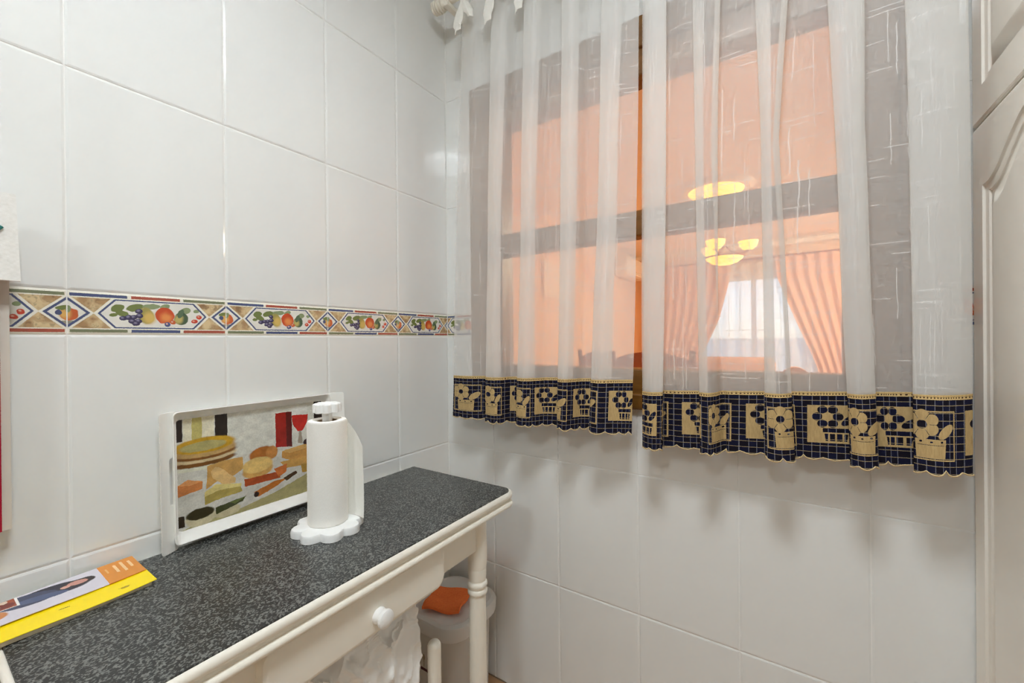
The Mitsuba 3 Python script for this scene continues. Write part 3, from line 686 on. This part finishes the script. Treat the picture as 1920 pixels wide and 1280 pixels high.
put("paper_towel_holder__knob", lathe([(0, TT + 0.2635), (0.0215, TT + 0.2635), (0.0215, TT + 0.2845), (0.009, TT + 0.2858), (0, TT + 0.2862)], 32, (HX, HY, 0)), "m_white_plastic", 30)
def roll_paper(p, n, uv):
    a = noise(uv.x * 900, uv.y * 320, 2.0)
    return mix((0.76, 0.745, 0.69), (0.85, 0.84, 0.795), a)
scene["m_paper"] = {"type": "twosided", "bsdf": {"type": "principled", "base_color": proc(lambda p, n, uv: mix((0.78, 0.765, 0.715), (0.86, 0.85, 0.81), fbm(p.x * 500, p.y * 500, p.z * 900))), "roughness": 0.95, "specular": 0.1}}
RZ0, RZ1, RR = TT + 0.0195, TT + 0.247, 0.0420
roll_prof = [(0.0205, RZ0), (RR - 0.002, RZ0), (RR, RZ0 + 0.003), (RR, RZ1 - 0.004), (RR - 0.003, RZ1), (0.0215, RZ1 - 0.001), (0.0205, RZ1 - 0.004), (0.0205, RZ0)]
rm = lathe(roll_prof, 64, (HX, HY, 0)); rm.fix_normals()
put("paper_roll__roll", rm, "m_paper", 40)
core = lathe([(0.0190, RZ0), (0.0206, RZ0), (0.0206, RZ1 - 0.002), (0.0190, RZ1 - 0.002), (0.0190, RZ0)], 40, (HX, HY, 0)); core.fix_normals()
put("paper_roll__core", core, "m_card", 40)
labels["paper_roll__core"] = {"label": "brown cardboard core"}
# the loose end hangs off the back, its top corner folded away
start = math.radians(96)
px_ = [(HX + (RR + 0.0006) * math.cos(start + 0.5 - 0.5 * s), HY + (RR + 0.0006) * math.sin(start + 0.5 - 0.5 * s)) for s in np.linspace(0, 1, 8)]
ex, ey = HX + 0.059, HY + 0.049                         # where the free edge hangs
for s in np.linspace(0, 1, 12)[1:]:
    px_.append((px_[7][0] + (ex - px_[7][0]) * s, px_[7][1] + (ey - px_[7][1]) * s + 0.006 * math.sin(math.pi * s)))
px_ = np.array(px_)
w = np.linspace(0, 1, 14)
k = np.clip((np.arange(len(px_)) - 8) / 10.0, 0, 1)
ztop = RZ1 - 0.006 - 0.060 * k
gg = np.stack([np.stack([px_[:, 0] + 0.0015 * np.sin(ww * 5), px_[:, 1], RZ0 + 0.001 + (ztop - RZ0) * ww], -1) for ww in w])
put("paper_roll__loose_sheet", thick(gg, (0.0006, 0.0004, 0)), "m_paper", 40)
tag("paper_roll", "white kitchen paper roll with a loose sheet, standing on its holder", "paper towel")

# ------------------------------------------------------------------ magazine and leaflet at the table's left end
def slab_sheet(x0, x1, y0, y1, zfun, th, shear=0.0, nx=10, ny=18):
    xs, ys = np.linspace(0, 1, nx), np.linspace(0, 1, ny)
    G = np.zeros((ny, nx, 3))
    for j, b in enumerate(ys):
        for i, a in enumerate(xs):
            y = y0 + (y1 - y0) * b
            x = x0 + (x1 - x0) * a + shear * (y1 - y)
            G[j, i] = (x, y, zfun(a, b))
    return thick(G, (0, 0, -th))
mat("m_yellow_cover", proc(lambda p, n, uv: lay(mi.Color3f(rgb(248, 220, 6)) + p.x * 0, (p_ellipse(p.x, p.y, .122, -.944, .0035, .0055), (176, 150, 20)), (p_rect(p.x, p.y, .117, .1185, -1.02, -1.008), (40, 34, 20)), (p_rect(p.x, p.y, .1195, .1205, -.952, -.937), (150, 128, 20)))), 0.35, 0.5)
mat("m_pages", proc(lambda p, n, uv: mix((0.50, 0.44, 0.33), (0.72, 0.66, 0.54), noise(p.z * 4000, p.y * 8, 1.0))), 0.9, 0.1)
def leaflet(p, n, uv):
    x, y = p.x, p.y
    w = (noise(x * 60, y * 60) - 0.5) * 0.004
    L = [(p_rect(x, y, -1, 1, -.957, -.8), (216, 138, 52))]
    for k, (a, b) in enumerate(((.022, .052), (.018, .062), (.024, .058))): L.append((p_rect(x + w * .3, y, a, b, -.919 - .010 * k, -.915 - .010 * k), (240, 196, 140)))
    L.append((p_rect(x, y, .03, .05, -.9505, -.9480), (232, 176, 106)))
    L += [(p_ellipse(x + w, y, .046, -1.012, .020, .040, -.15), (34, 30, 48)), (p_ellipse(x, y + w, .050, -1.045, .022, .034, -.2), (52, 58, 86)), (p_ellipse(x, y, .058, -1.03, .010, .03, -.2), (70, 82, 116)),
          (p_ellipse(x + w, y, .044, -.985, .0125, .020, -.1), (38, 26, 32)), (p_ellipse(x, y, .045, -.987, .0085, .0125, -.1), (196, 140, 128)), (p_ellipse(x, y, .049, -1.002, .005, .006), (208, 158, 144))]
    L += [(p_rect(x, y, .004, .058, -1.13, -1.052), (232, 228, 224)), (p_rect(x, y, .006, .056, -1.13, -1.055), (150, 66, 36)), (p_ellipse(x, y, .024, -1.078, .013, .014), (206, 176, 140)), (p_ellipse(x + w, y, .045, -1.066, .010, .010), (112, 36, 24)), (p_ellipse(x, y, .030, -1.066, .006, .004), (214, 190, 170)),
          (p_ellipse(x + w, y + w, .072, -1.095, .018, .030, -.1), (198, 128, 76))]
    return lay(mi.Color3f(rgb(208, 204, 214)) + x * 0, *L)
mat("m_leaflet", proc(leaflet), 0.3, 0.5)
mag_wave = lambda a, b: TT + 0.0105 + 0.002 * math.sin(b * 5.0 + 1) * a - 0.0015 * a
tag("magazine", "yellow magazine lying at the left end of the table under a leaflet", "magazine")
put("magazine__pages", slab_sheet(0.012, 0.135, -1.122, -0.912, lambda a, b: mag_wave(a, b) - 0.0009, 0.0082, 0.10), "m_pages", 30)
put("magazine__cover", slab_sheet(0.010, 0.139, -1.124, -0.906, mag_wave, 0.0008, 0.10), "m_yellow_cover", 30)
labels["magazine__cover"] = {"label": "bright yellow cover"}
put("leaflet", slab_sheet(0.006, 0.088, -1.118, -0.907, lambda a, b: mag_wave(min(1, a * .7), b) + 0.0022 + 0.0012 * math.sin(b * 3 + 0.5), 0.0008, 0.12), "m_leaflet", 30)
tag("leaflet", "glossy leaflet with an orange heading and a dark-haired woman, on the yellow magazine", "leaflet")

# ------------------------------------------------------------------ cloths hanging at the left edge
def hanging(x, y0, y1, z0, z1, th, seed, amp=0.004, sag=0.0):
    ny, nz = 18, 26
    G = np.zeros((nz, ny, 3))
    for j, b in enumerate(np.linspace(0, 1, nz)):
        for i, a in enumerate(np.linspace(0, 1, ny)):
            y = y0 + (y1 - y0) * a
            z = z0 + (z1 - z0) * b
            G[j, i] = (x + amp * math.sin(a * 9 + seed + b * 1.3) * (1 - 0.5 * b), y - sag * b * a, z)
    m = thick(G, (th, 0, 0))
    return m
put("hook_rail__rail", box(0.0, 0.014, -1.46, -1.075, 1.395, 1.425, 0.004), "m_white_plastic", 30)
for y in (-1.13, -1.27, -1.40): put("hook_rail__hook", tube([[0.012, y, 1.412], [0.03, y, 1.408], [0.044, y, 1.412], [0.048, y, 1.425]], 0.0035, 10), "m_chrome", 40)
tag("hook_rail", "white hook rail on the left wall, behind the hanging cloths", "hook rail")
put("dish_towel__towel", hanging(0.0500, -1.235, -1.047, 1.276, 1.412, 0.006, 0.4, 0.003, 0.004), "m_terry", 40)
put("dish_towel__embroidery", tube([[0.0585, -1.082, 1.340], [0.0592, -1.072, 1.350], [0.0592, -1.0655, 1.358]], 0.0022, 8), "m_green_thread", 40)
put("dish_towel__embroidery", tube([[0.0585, -1.080, 1.313], [0.0592, -1.0685, 1.312]], 0.0020, 8), "m_grey_thread", 40)
tag("dish_towel", "short white terry towel hanging topmost at the left edge", "towel")
put("cream_cloth", hanging(0.0240, -1.29, -1.0560, 0.882, 1.394, 0.004, 1.2, 0.003), "m_cream_cloth", 40)
tag("cream_cloth", "long cream cloth hanging behind the red one at the left edge", "cloth")
put("red_cloth", hanging(0.0360, -1.28, -1.0672, 0.884, 1.330, 0.005, 2.2, 0.003), "m_red_cloth", 40)
tag("red_cloth", "dark red cloth hanging below the white towel at the left edge", "cloth")

# ------------------------------------------------------------------ under the table: bin, stand, bag
def rr_loft(sections, n=8):
    """Loft rounded rectangles: sections of (x0, x1, y0, y1, r, z)."""
    g = np.array([[(a, b, z) for a, b in rounded_rect(x0, x1, y0, y1, r, (1, 1, 1, 1), n)] for x0, x1, y0, y1, r, z in sections])
    g = np.concatenate([g, g[:, :1]], 1)
    m = sheet(g)
    for row, flip in ((g[0], True), (g[-1], False)):
        v, f = trimesh.creation.triangulate_polygon(Polygon(row[:-1, :2]), engine="earcut")
        m = trimesh.util.concatenate([m, trimesh.Trimesh(np.column_stack([v, np.full(len(v), row[0, 2])]), f)])
    m.merge_vertices(); m.fix_normals()
    return m
BX0, BX1, BY0, BY1 = 0.036, 0.236, -0.245, -0.030
def grown(d, r, z): return (BX0 - d, BX1 + d, BY0 - d, BY1 + d, r, z)
tag("pedal_bin", "pale grey plastic bin with a rounded lid under the table", "bin")
def bin_print(p, n, uv):
    """A small printed emblem on the front: a dark bar under three pale utensils."""
    x, z = p.x, p.z
    front = dr.select(p.y < BY0 + 0.012, mi.Float(1), mi.Float(0))
    L = [(p_rect(x, z, .078, .150, .1425, .1515) * front, (74, 34, 40))]
    for cx in (.088, .108, .128, .142): L.append((dr.maximum(p_ellipse(x, z, cx, .186, .0050, .010), p_rect(x, z, cx - .0018, cx + .0018, .156, .182)) * front, (150, 138, 118)))
    return lay(mi.Color3f((0.56, 0.54, 0.51)) + x * 0, *L)
mat("m_bin_body", proc(bin_print), 0.4, 0.4)
put("pedal_bin__body", rr_loft([grown(-.010, .05, 0.0), grown(-.006, .055, .006), grown(0, .06, .265), grown(0, .06, .30)]), "m_bin_body", 35)
put("pedal_bin__lid", rr_loft([grown(.004, .06, .272), grown(.016, .068, .276), grown(.019, .07, .285), grown(.020, .07, .310), grown(.016, .068, .318), grown(.004, .06, .321), grown(-.004, .055, .316), grown(-.02, .045, .314)]), "m_bin_lid", 35)
labels["pedal_bin__lid"] = {"label": "smooth paler lid"}
gx = np.linspace(0, 1, 14)
OG = np.zeros((14, 14, 3))
for j, b in enumerate(gx):
    for i, a in enumerate(gx):
        x = 0.090 + 0.115 * a - 0.03 * b
        y = -0.232 + 0.105 * b + 0.045 * a
        droop = max(0.0, 0.14 - b) * 0.03
        OG[j, i] = (x, y, 0.336 + 0.005 * math.sin(a * 7 + b * 3) * (1 - b * .5) + 0.003 * math.sin(b * 9) - droop)
put("orange_cloth", thick(OG, (0, 0, -0.009)), "m_orange_cloth", 50)
tag("orange_cloth", "folded orange cleaning cloth lying on the bin lid", "cloth")

tag("low_stand", "low white wooden stand with round-topped posts under the table", "stand")
for x, y in ((0.338, -0.430), (0.338, -0.800), (0.110, -0.430), (0.110, -0.800)):
    pr_ = [(0, 0), (0.0165, 0), (0.0165, 0.430)] + [(0.0165 * math.cos(a), 0.430 + 0.0145 * math.sin(a)) for a in np.radians(np.linspace(8, 90, 8))]
    m = lathe(pr_, 28, (x, y, 0)); m.fix_normals(); put("low_stand__post", m, "m_cream", 30)
put("low_stand__shelf", box(0.10, 0.348, -0.810, -0.420, 0.180, 0.198, 0.003), "m_cream", 30)
bag = trimesh.creation.icosphere(6, 1.0)
v = bag.vertices
rp = np.sign(v) * np.abs(v) ** 0.72
tall = 0.212 * (1 + 0.0 * v[:, 2])
px3 = np.stack([0.246 + rp[:, 0] * (0.130 - 0.018 * v[:, 2]), -0.610 + rp[:, 1] * (0.156 + 0.026 * v[:, 2]), 0.405 + rp[:, 2] * 0.208], 1)
nrm = v / np.linalg.norm(v, axis=1, keepdims=True)
ang = np.arctan2(v[:, 1], v[:, 0])
def ridge(q, seed): return 1 - np.abs(meshkit.noise(q, seed) - 0.5) * 2
drift = meshkit.fbm(px3 * 9, 3, 21)
r1 = ridge(np.stack([ang * 2.6 + drift * 2.5, px3[:, 2] * 3.5, drift], 1), 4)          # long folds running up to the neck
r2 = ridge(px3 * np.array([17, 17, 9]) + drift[:, None] * 1.6, 8)                      # crumples
r3 = ridge(px3 * np.array([34, 34, 22]) + drift[:, None] * 2.2, 13)
px3 = px3 + nrm * (0.016 * (r1[:, None] ** 7 - 0.5) + 0.014 * (r2[:, None] ** 9 - 0.4) + 0.006 * r3[:, None] ** 8)
px3[:, 2] = np.maximum(px3[:, 2], 0.1985)
bag = trimesh.Trimesh(px3, bag.faces, process=False)
scene["m_bag"] = {"type": "twosided", "bsdf": {"type": "principled", "base_color": R((0.88, 0.88, 0.86)), "roughness": 0.2, "specular": 0.6}}
put("plastic_bag", bag, "m_bag", 28)
tag("plastic_bag", "crumpled white translucent plastic bag below the drawer", "bag")

# ------------------------------------------------------------------ the tall cupboard on the right
CX = 1.3615
CY0, CY1 = -0.475, -0.010
tag("tall_cupboard", "tall cream cupboard with arched panel doors along the right edge", "cupboard")
put("tall_cupboard__carcass", box(CX + 0.021, XR - 0.002, CY0, CY1 + 0.008, 0.0, 2.42), "m_cabinet", False)
def panel_door(y0, y1, z0, z1, top_rise, side=0.047, bottom=0.062, top=0.115):
    """A moulded door facing -x: slab, routed groove following an arched panel, raised field."""
    def panel(inset):
        a0, a1, b0, b1 = y0 + side + inset, y1 - side - inset, z0 + bottom + inset, z1 - top - inset
        pts = [(a0, b0), (a1, b0), (a1, b1)]
        n = 26
        for i in range(1, n):
            s = i / n
            c = abs(2 * s - 1)                             # 1 at the sides, 0 in the middle
            sh = 0.0 if c > 0.90 else 0.5 + 0.5 * math.cos(math.pi * (c / 0.90))
            pts.append((a1 + (a0 - a1) * s, b1 + top_rise * sh ** 0.85))
        pts.append((a0, b1))
        return np.array(pts)
    outer = np.array(rounded_rect(y0, y1, z0, z1, 0.003, n=3))
    P0 = panel(0.0)
    v, f = trimesh.creation.triangulate_polygon(Polygon(outer).buffer(-0.004).difference(Polygon(P0)), engine="earcut")
    front = trimesh.Trimesh(np.stack([np.full(len(v), CX), v[:, 0], v[:, 1]], 1), f)
    prof = [(0, 0), (0.0006, 0.0006), (0.0022, 0.0034), (0.0034, 0.0040), (0.0135, 0.0043), (0.0146, 0.0049), (0.0162, 0.0072), (0.0178, 0.0078), (0.022, 0.0076), (0.040, 0.0012), (0.046, 0.0)]
    rings = np.stack([np.concatenate([np.full((len(P0), 1), CX + dx), panel(i)], 1) for i, dx in prof])
    rings = np.concatenate([rings, rings[:, :1]], 1)
    v, f = trimesh.creation.triangulate_polygon(Polygon(panel(0.046)), engine="earcut")
    field = trimesh.Trimesh(np.stack([np.full(len(v), CX), v[:, 0], v[:, 1]], 1), f)
    edge = [np.array(Polygon(outer).buffer(-0.004, join_style=2).exterior.coords)[:-1]]
    o4 = np.array(rounded_rect(y0 + .004, y1 - .004, z0 + .004, z1 - .004, 0.003, n=3)); o0 = outer
    er = np.stack([np.concatenate([np.full((len(o0), 1), xx), oo], 1) for oo, xx in ((o4, CX), ((o4 + o0) / 2 + (o0 - o4) * .2, CX + 0.0012), (o0, CX + 0.004), (o0, CX + 0.0195))])
    er = np.concatenate([er, er[:, :1]], 1)
    m = join(front, sheet(rings), field, sheet(er), box(CX + 0.010, CX + 0.0195, y0 + .001, y1 - .001, z0 + .001, z1 - .001))
    return m
put("tall_cupboard__door", panel_door(CY0 + 0.004, CY1, 0.10, 1.566, 0.075), "m_cabinet", 18)
put("tall_cupboard__door", panel_door(CY0 + 0.004, CY1, 1.572, 2.41, 0.075), "m_cabinet", 18)
put("tall_cupboard__plinth", box(CX + 0.05, CX + 0.066, CY0, CY1, 0.0, 0.10), "m_cabinet", False)

# ------------------------------------------------------------------ the living room beyond the window
LX0, LX1, LY1, LC = -1.0, 3.2, 5.55, 2.5
mat("m_apricot", (0.80, 0.60, 0.42), 0.8, 0.2)
mat("m_living_ceiling", (0.84, 0.78, 0.70), 0.8, 0.2)
mat("m_parquet", proc(lambda p, n, uv: mix((0.30, 0.15, 0.06), (0.46, 0.26, 0.12), fbm(p.x * 14, p.y * 3, 1.0))), 0.35, 0.5)
mat("m_plaster", (0.86, 0.84, 0.80), 0.7, 0.3)
put("floor_living", box(LX0 - .06, LX1 + .06, 0.06, LY1 + .06, -0.06, 0.0), "m_parquet", False); tag("floor_living", "wooden living room floor beyond the window", kind="structure")
put("ceiling_living", box(LX0 - .06, LX1 + .06, 0.12, LY1 + .06, LC, LC + .06), "m_living_ceiling", False); tag("ceiling_living", "living room ceiling seen through the window", kind="structure")
put("wall_living_left", box(LX0 - .06, LX0, 0.0625, LY1 + .06, 0, LC), "m_apricot", False); tag("wall_living_left", "apricot living room wall", kind="structure")
put("wall_living_right", box(LX1, LX1 + .06, 0.0625, LY1 + .06, 0, LC), "m_apricot", False); tag("wall_living_right", kind="structure")
put("wall_living_near", extrude(sbox(LX0 - .06, 0, LX1 + .06, LC).difference(opening), 0.0575, "y", 0.0625), "m_apricot", False); tag("wall_living_near", kind="structure")
FX0, FX1, FZ0, FZ1 = -0.05, 1.42, 0.25, 2.06
put("wall_living_far", extrude(sbox(LX0 - .06, 0, LX1 + .06, LC).difference(sbox(FX0, FZ0, FX1, FZ1)), 0.12, "y", LY1), "m_apricot", False); tag("wall_living_far", "apricot far wall with a bright lace-curtained window", kind="structure")
corn = [(0, 0), (0.02, 0), (0.045, -0.03), (0.05, -0.075), (0.06, -0.08), (0, -0.08)]
put("trim_1", box(LX0, LX1, LY1 - 0.055, LY1, LC - 0.075, LC, 0.012), "m_plaster", 30); tag("trim_1", "plaster cornice along the far living room wall", kind="structure")
tag("window_2", "bright far window of the living room", kind="structure")
put("window_2__frame", extrude(sbox(FX0 + .001, FZ0 + .001, FX1 - .001, FZ1 - .001).difference(sbox(FX0 + .06, FZ0 + .06, FX1 - .06, FZ1 - .06)), 0.06, "y", LY1 + .03), "m_white_plastic", False)
put("window_2__mullion", box((FX0 + FX1) / 2 - .03, (FX0 + FX1) / 2 + .03, LY1 + .03, LY1 + .09, FZ0 + .06, FZ1 - .06), "m_white_plastic", False)
for a, b in ((FX0 + .058, (FX0 + FX1) / 2 - .028), ((FX0 + FX1) / 2 + .028, FX1 - .058)):
    put("window_2__pane", sheet(np.array([[[a, LY1 + .06, FZ0 + .058], [b, LY1 + .06, FZ0 + .058]], [[a, LY1 + .06, FZ1 - .058], [b, LY1 + .06, FZ1 - .058]]])), "m_glass", False)
scene["m_lace_curtain"] = {"type": "mask", "opacity": 0.80, "bsdf": {"type": "principledthin", "base_color": R((0.88, 0.86, 0.80)), "roughness": 0.9, "diff_trans": 1.0, "eta": 1.3}}
scene["m_drape"] = {"type": "principledthin", "base_color": R((0.78, 0.50, 0.37)), "roughness": 0.85, "diff_trans": 0.35, "eta": 1.3}
def hung(x0, x1, y, z0, z1, waves, amp, pull=None, n=120):
    s = np.linspace(0, 1, n)
    rows_ = []
    for z in np.linspace(z1, z0, 24):
        a, b = pull(z) if pull else (x0, x1)
        rows_.append(np.stack([a + (b - a) * s, y + amp * np.sin(s * waves * 2 * math.pi), np.full(n, z)], -1))
    return sheet(np.array(rows_))
put("lace_curtain", hung(-0.15, 1.55, LY1 - .09, 0.05, 2.22, 9, 0.035), "m_lace_curtain", True)
tag("lace_curtain", "white lace net curtain over the far living room window", "net curtain")
def tied(side):
    def f(z):
        k = np.clip((z - 0.85) / 1.25, 0, 1)
        zs, xl, xr = [0.03, 0.74, 0.95, 1.45, 1.98, 2.3], [-0.12, -0.08, 0.05, 0.27, 0.40, 0.43], [1.50, 1.41, 1.34, 1.15, 0.97, 0.94]
        if side < 0: return (-0.62, float(np.interp(z, zs, xl)))
        return (float(np.interp(z, zs, xr)), 1.98)
    return f
put("drape", hung(0, 0, LY1 - .16, 0.03, 2.26, 8, 0.018, tied(-1)), "m_drape", True); tag("drape", "left salmon drape tied back at the far living room window", "drape")
put("drape_001", hung(0, 0, LY1 - .16, 0.03, 2.26, 8, 0.018, tied(1)), "m_drape", True); tag("drape_001", "right salmon drape tied back at the far living room window", "drape")
put("drape_rod", tube([[-0.7, LY1 - .125, 2.27], [2.05, LY1 - .125, 2.27]], 0.016, 12), "m_chair_wood", 30); tag("drape_rod", "dark wooden drape rod above the far living room window", "curtain rod")
# dome lamp with its plaster ring
mat("m_lamp_glass", (0.85, 0.8, 0.65), 0.4, 0.5)
DX, DY = 0.555, 2.86
dl = "dome_lamp"
dm = lathe([(0, -0.125), (0.07, -0.120), (0.14, -0.102), (0.195, -0.070), (0.225, -0.030)], 40, (DX, DY, LC)); dm.fix_normals()
scene[dl + "__shade"] = {**mikit.ply(dm, "m_lamp_glass", smooth=40), "emitter": {"type": "area", "radiance": R(DOME_GLOW), "sampling_weight": 1.0}}
bm = lathe([(0, 0), (0.30, 0), (0.30, -0.012), (0.265, -0.03), (0.23, -0.028), (0, -0.028)][::-1], 40, (DX, DY, LC)); bm.fix_normals()
scene[dl + "__rosette"] = mikit.ply(bm, "m_plaster", smooth=30)
tag(dl, "glowing yellow glass dome lamp on the living room ceiling", "ceiling lamp")
an = np.linspace(0, 2 * math.pi, 49)
dm2 = lathe([(0, -0.125), (0.07, -0.120), (0.14, -0.102), (0.195, -0.070), (0.225, -0.030)], 40, (2.60, 3.80, LC)); dm2.fix_normals()
scene["dome_lamp_001__shade"] = {**mikit.ply(dm2, "m_lamp_glass", smooth=40), "emitter": {"type": "area", "radiance": R(DOME_GLOW_2), "sampling_weight": 1.5}}
bm2 = bm.copy(); bm2.apply_translation((2.60 - DX, 3.80 - DY, 0))
scene["dome_lamp_001__rosette"] = mikit.ply(bm2, "m_plaster", smooth=30)
tag("dome_lamp_001", "second glass dome lamp of the living room, towards its right wall", "ceiling lamp")
# chandelier
ch = "chandelier"; HXc, HYc = 0.50, 3.95
scene[ch + "__canopy"] = mikit.ply(lathe([(0, 0), (0.06, 0), (0.055, -0.02), (0.02, -0.035), (0, -0.035)][::-1], 24, (HXc, HYc, LC)), "m_plaster", smooth=30)
scene[ch + "__stem"] = mikit.ply(tube([[HXc, HYc, LC - .03], [HXc, HYc, 2.09]], 0.010, 12), "m_plaster", smooth=30)
def glowing_bowl(prof, at, weight):
    sh = lathe(prof, 32, at); sh.fix_normals()
    scene[numbered(ch + "__shade")] = {**mikit.ply(sh, "m_lamp_glass", smooth=40), "emitter": {"type": "area", "radiance": R(CHANDELIER_GLOW), "sampling_weight": weight}}
glowing_bowl([(0, 1.985), (0.07, 1.992), (0.13, 2.012), (0.175, 2.045), (0.190, 2.070)], (HXc, HYc, 0), 0.5)
scene[ch + "__bowl_rim"] = mikit.ply(tube(np.stack([HXc + .190 * np.cos(an), HYc + .190 * np.sin(an), np.full(49, 2.073)], 1), 0.007, 8, caps=False), "m_chair_wood", smooth=40)
for dx, dy in ((-.06, -.22), (.23, .03), (-.17, .17)):
    q = math.hypot(dx, dy); c, s = dx / q, dy / q
    put(ch + "__arm", tube([[HXc + r * c, HYc + r * s, z] for r, z in ((0.01, 2.20), (0.06, 2.14), (0.14, 2.10), (q, 2.125))], 0.008, 10), "m_chair_wood", 40)
    glowing_bowl([(0.030, 2.130), (0.055, 2.142), (0.082, 2.172), (0.100, 2.225)], (HXc + dx, HYc + dy, 0), 0.25)
tag(ch, "small chandelier with glowing glass bowls hanging in the living room", "chandelier")
# air conditioner, picture, sofa, chairs
scene["air_conditioner__body"] = mikit.ply(box(LX0, LX0 + .20, 4.62, 5.46, 2.10, 2.38, 0.03), "m_white_plastic", smooth=30)
for k in range(3): put("air_conditioner__louvre", box(LX0 + .185, LX0 + .212, 4.68, 5.40, 2.115 + .03 * k, 2.131 + .03 * k, 0.003), "m_white_plastic", 30)
tag("air_conditioner", "white wall air conditioner in the far left living room corner", "air conditioner")
scene["picture__frame"] = mikit.ply(extrude(sbox(2.50, 1.62, 3.00, 1.98).difference(sbox(2.54, 1.66, 2.96, 1.94)), 0.03, "x", LX0 + .001), "m_plaster", smooth=False)
scene["picture__canvas"] = mikit.ply(box(LX0 + .001, LX0 + .012, 2.535, 2.965, 1.655, 1.945), "m_living_ceiling", smooth=False)
tag("picture", "small pale framed picture on the left living room wall", "picture")
mat("m_sofa", (0.62, 0.36, 0.24), 0.9, 0.1)
tag("sofa", "salmon upholstered sofa in front of the far living room window", "sofa")
SY = 4.55
scene["sofa__base"] = mikit.ply(box(0.10, 0.96, SY, SY + .78, 0.08, 0.42, 0.04), "m_sofa", smooth=30)
scene["sofa__backrest"] = mikit.ply(box(0.10, 0.96, SY, SY + .22, 0.40, 0.945, 0.07), "m_sofa", smooth=30)
for x in (-0.03, 0.94): put("sofa__armrest", box(x, x + .14, SY, SY + .80, 0.08, 0.64, 0.05), "m_sofa", 30)
for x in (0.12, 0.535): put("sofa__seat_cushion", box(x, x + .41, SY + .20, SY + .80, 0.41, 0.53, 0.04), "m_sofa", 30)
for x in (0.0, 1.0):
    for y in (SY + .06, SY + .70): put("sofa__foot", box(x, x + .05, y, y + .05, 0, 0.085), "m_chair_wood", False)
def dining_chair(x, y, rot, top, label):
    key = numbered("dining_chair")
    M = trimesh.transformations.translation_matrix((x, y, 0)) @ trimesh.transformations.rotation_matrix(rot, (0, 0, 1))
    def add(part, m, ma="m_chair_wood", sm=30):
        m.apply_transform(M); scene[numbered(f"{key}__{part}")] = mikit.ply(m, ma, smooth=sm)
    add("seat", box(-.22, .22, -.21, .21, .43, .475, .012), "m_sofa")
    for sx in (-1, 1):
        add("leg", box(sx * .19 - .02, sx * .19 + .02, .165, .205, 0, .435, .004))
        add("back_post", tube([[sx * .20, -.20, 0], [sx * .20, -.205, .45], [sx * .205, -.225, .8], [sx * .20, -.25, top]], [.02, .02, .018, .016], 10))
    s = np.linspace(-1, 1, 15)
    rail = np.stack([np.stack([.205 * s, -.245 - .0 * s, top - .06 + .055 * (1 - s * s)], -1), np.stack([.205 * s, -.242 + 0 * s, top - .13 + .03 * (1 - s * s)], -1)])
    add("top_rail", thick(rail, (0, .022, 0)))
    for xx, tilt in ((-.08, .05), (0, 0), (.08, -.05)):
        add("splat", thick(np.array([[[xx - .022, -.238, top - .10], [xx + .022, -.238, top - .10]], [[xx - .022 + tilt, -.215, .475], [xx + .022 + tilt, -.215, .475]]]), (0, .012, 0)))
    tag(key, label, "chair", "dining chairs by the window")
dining_chair(0.40, 1.05, 0.5, 1.12, "reddish wooden dining chair seen through the gap between the curtains")
dining_chair(0.10, 1.75, -0.6, 1.10, "reddish wooden dining chair further behind, left of the curtain gap")
arm = "armchair"
s = np.linspace(0, math.pi, 15)
bk = np.stack([np.stack([1.13 - .19 * np.cos(s), 0 * s + 3.4, 0.55 + .36 * np.sin(s)], -1), np.stack([1.13 - .19 * np.cos(s), 0 * s + 3.4, 0.40 + 0 * s], -1)])
scene[arm + "__backrest"] = mikit.ply(thick(bk, (0, .10, 0)), "m_sofa", smooth=40)
scene[arm + "__seat"] = mikit.ply(box(.92, 1.34, 3.42, 3.96, .28, .44, .05), "m_sofa", smooth=30)
for x in (.94, 1.28):
    for y in (3.44, 3.90): put(arm + "__leg", box(x, x + .04, y, y + .04, 0, .285), "m_chair_wood", False)
tag(arm, "round-backed salmon armchair right of the sofa", "armchair")
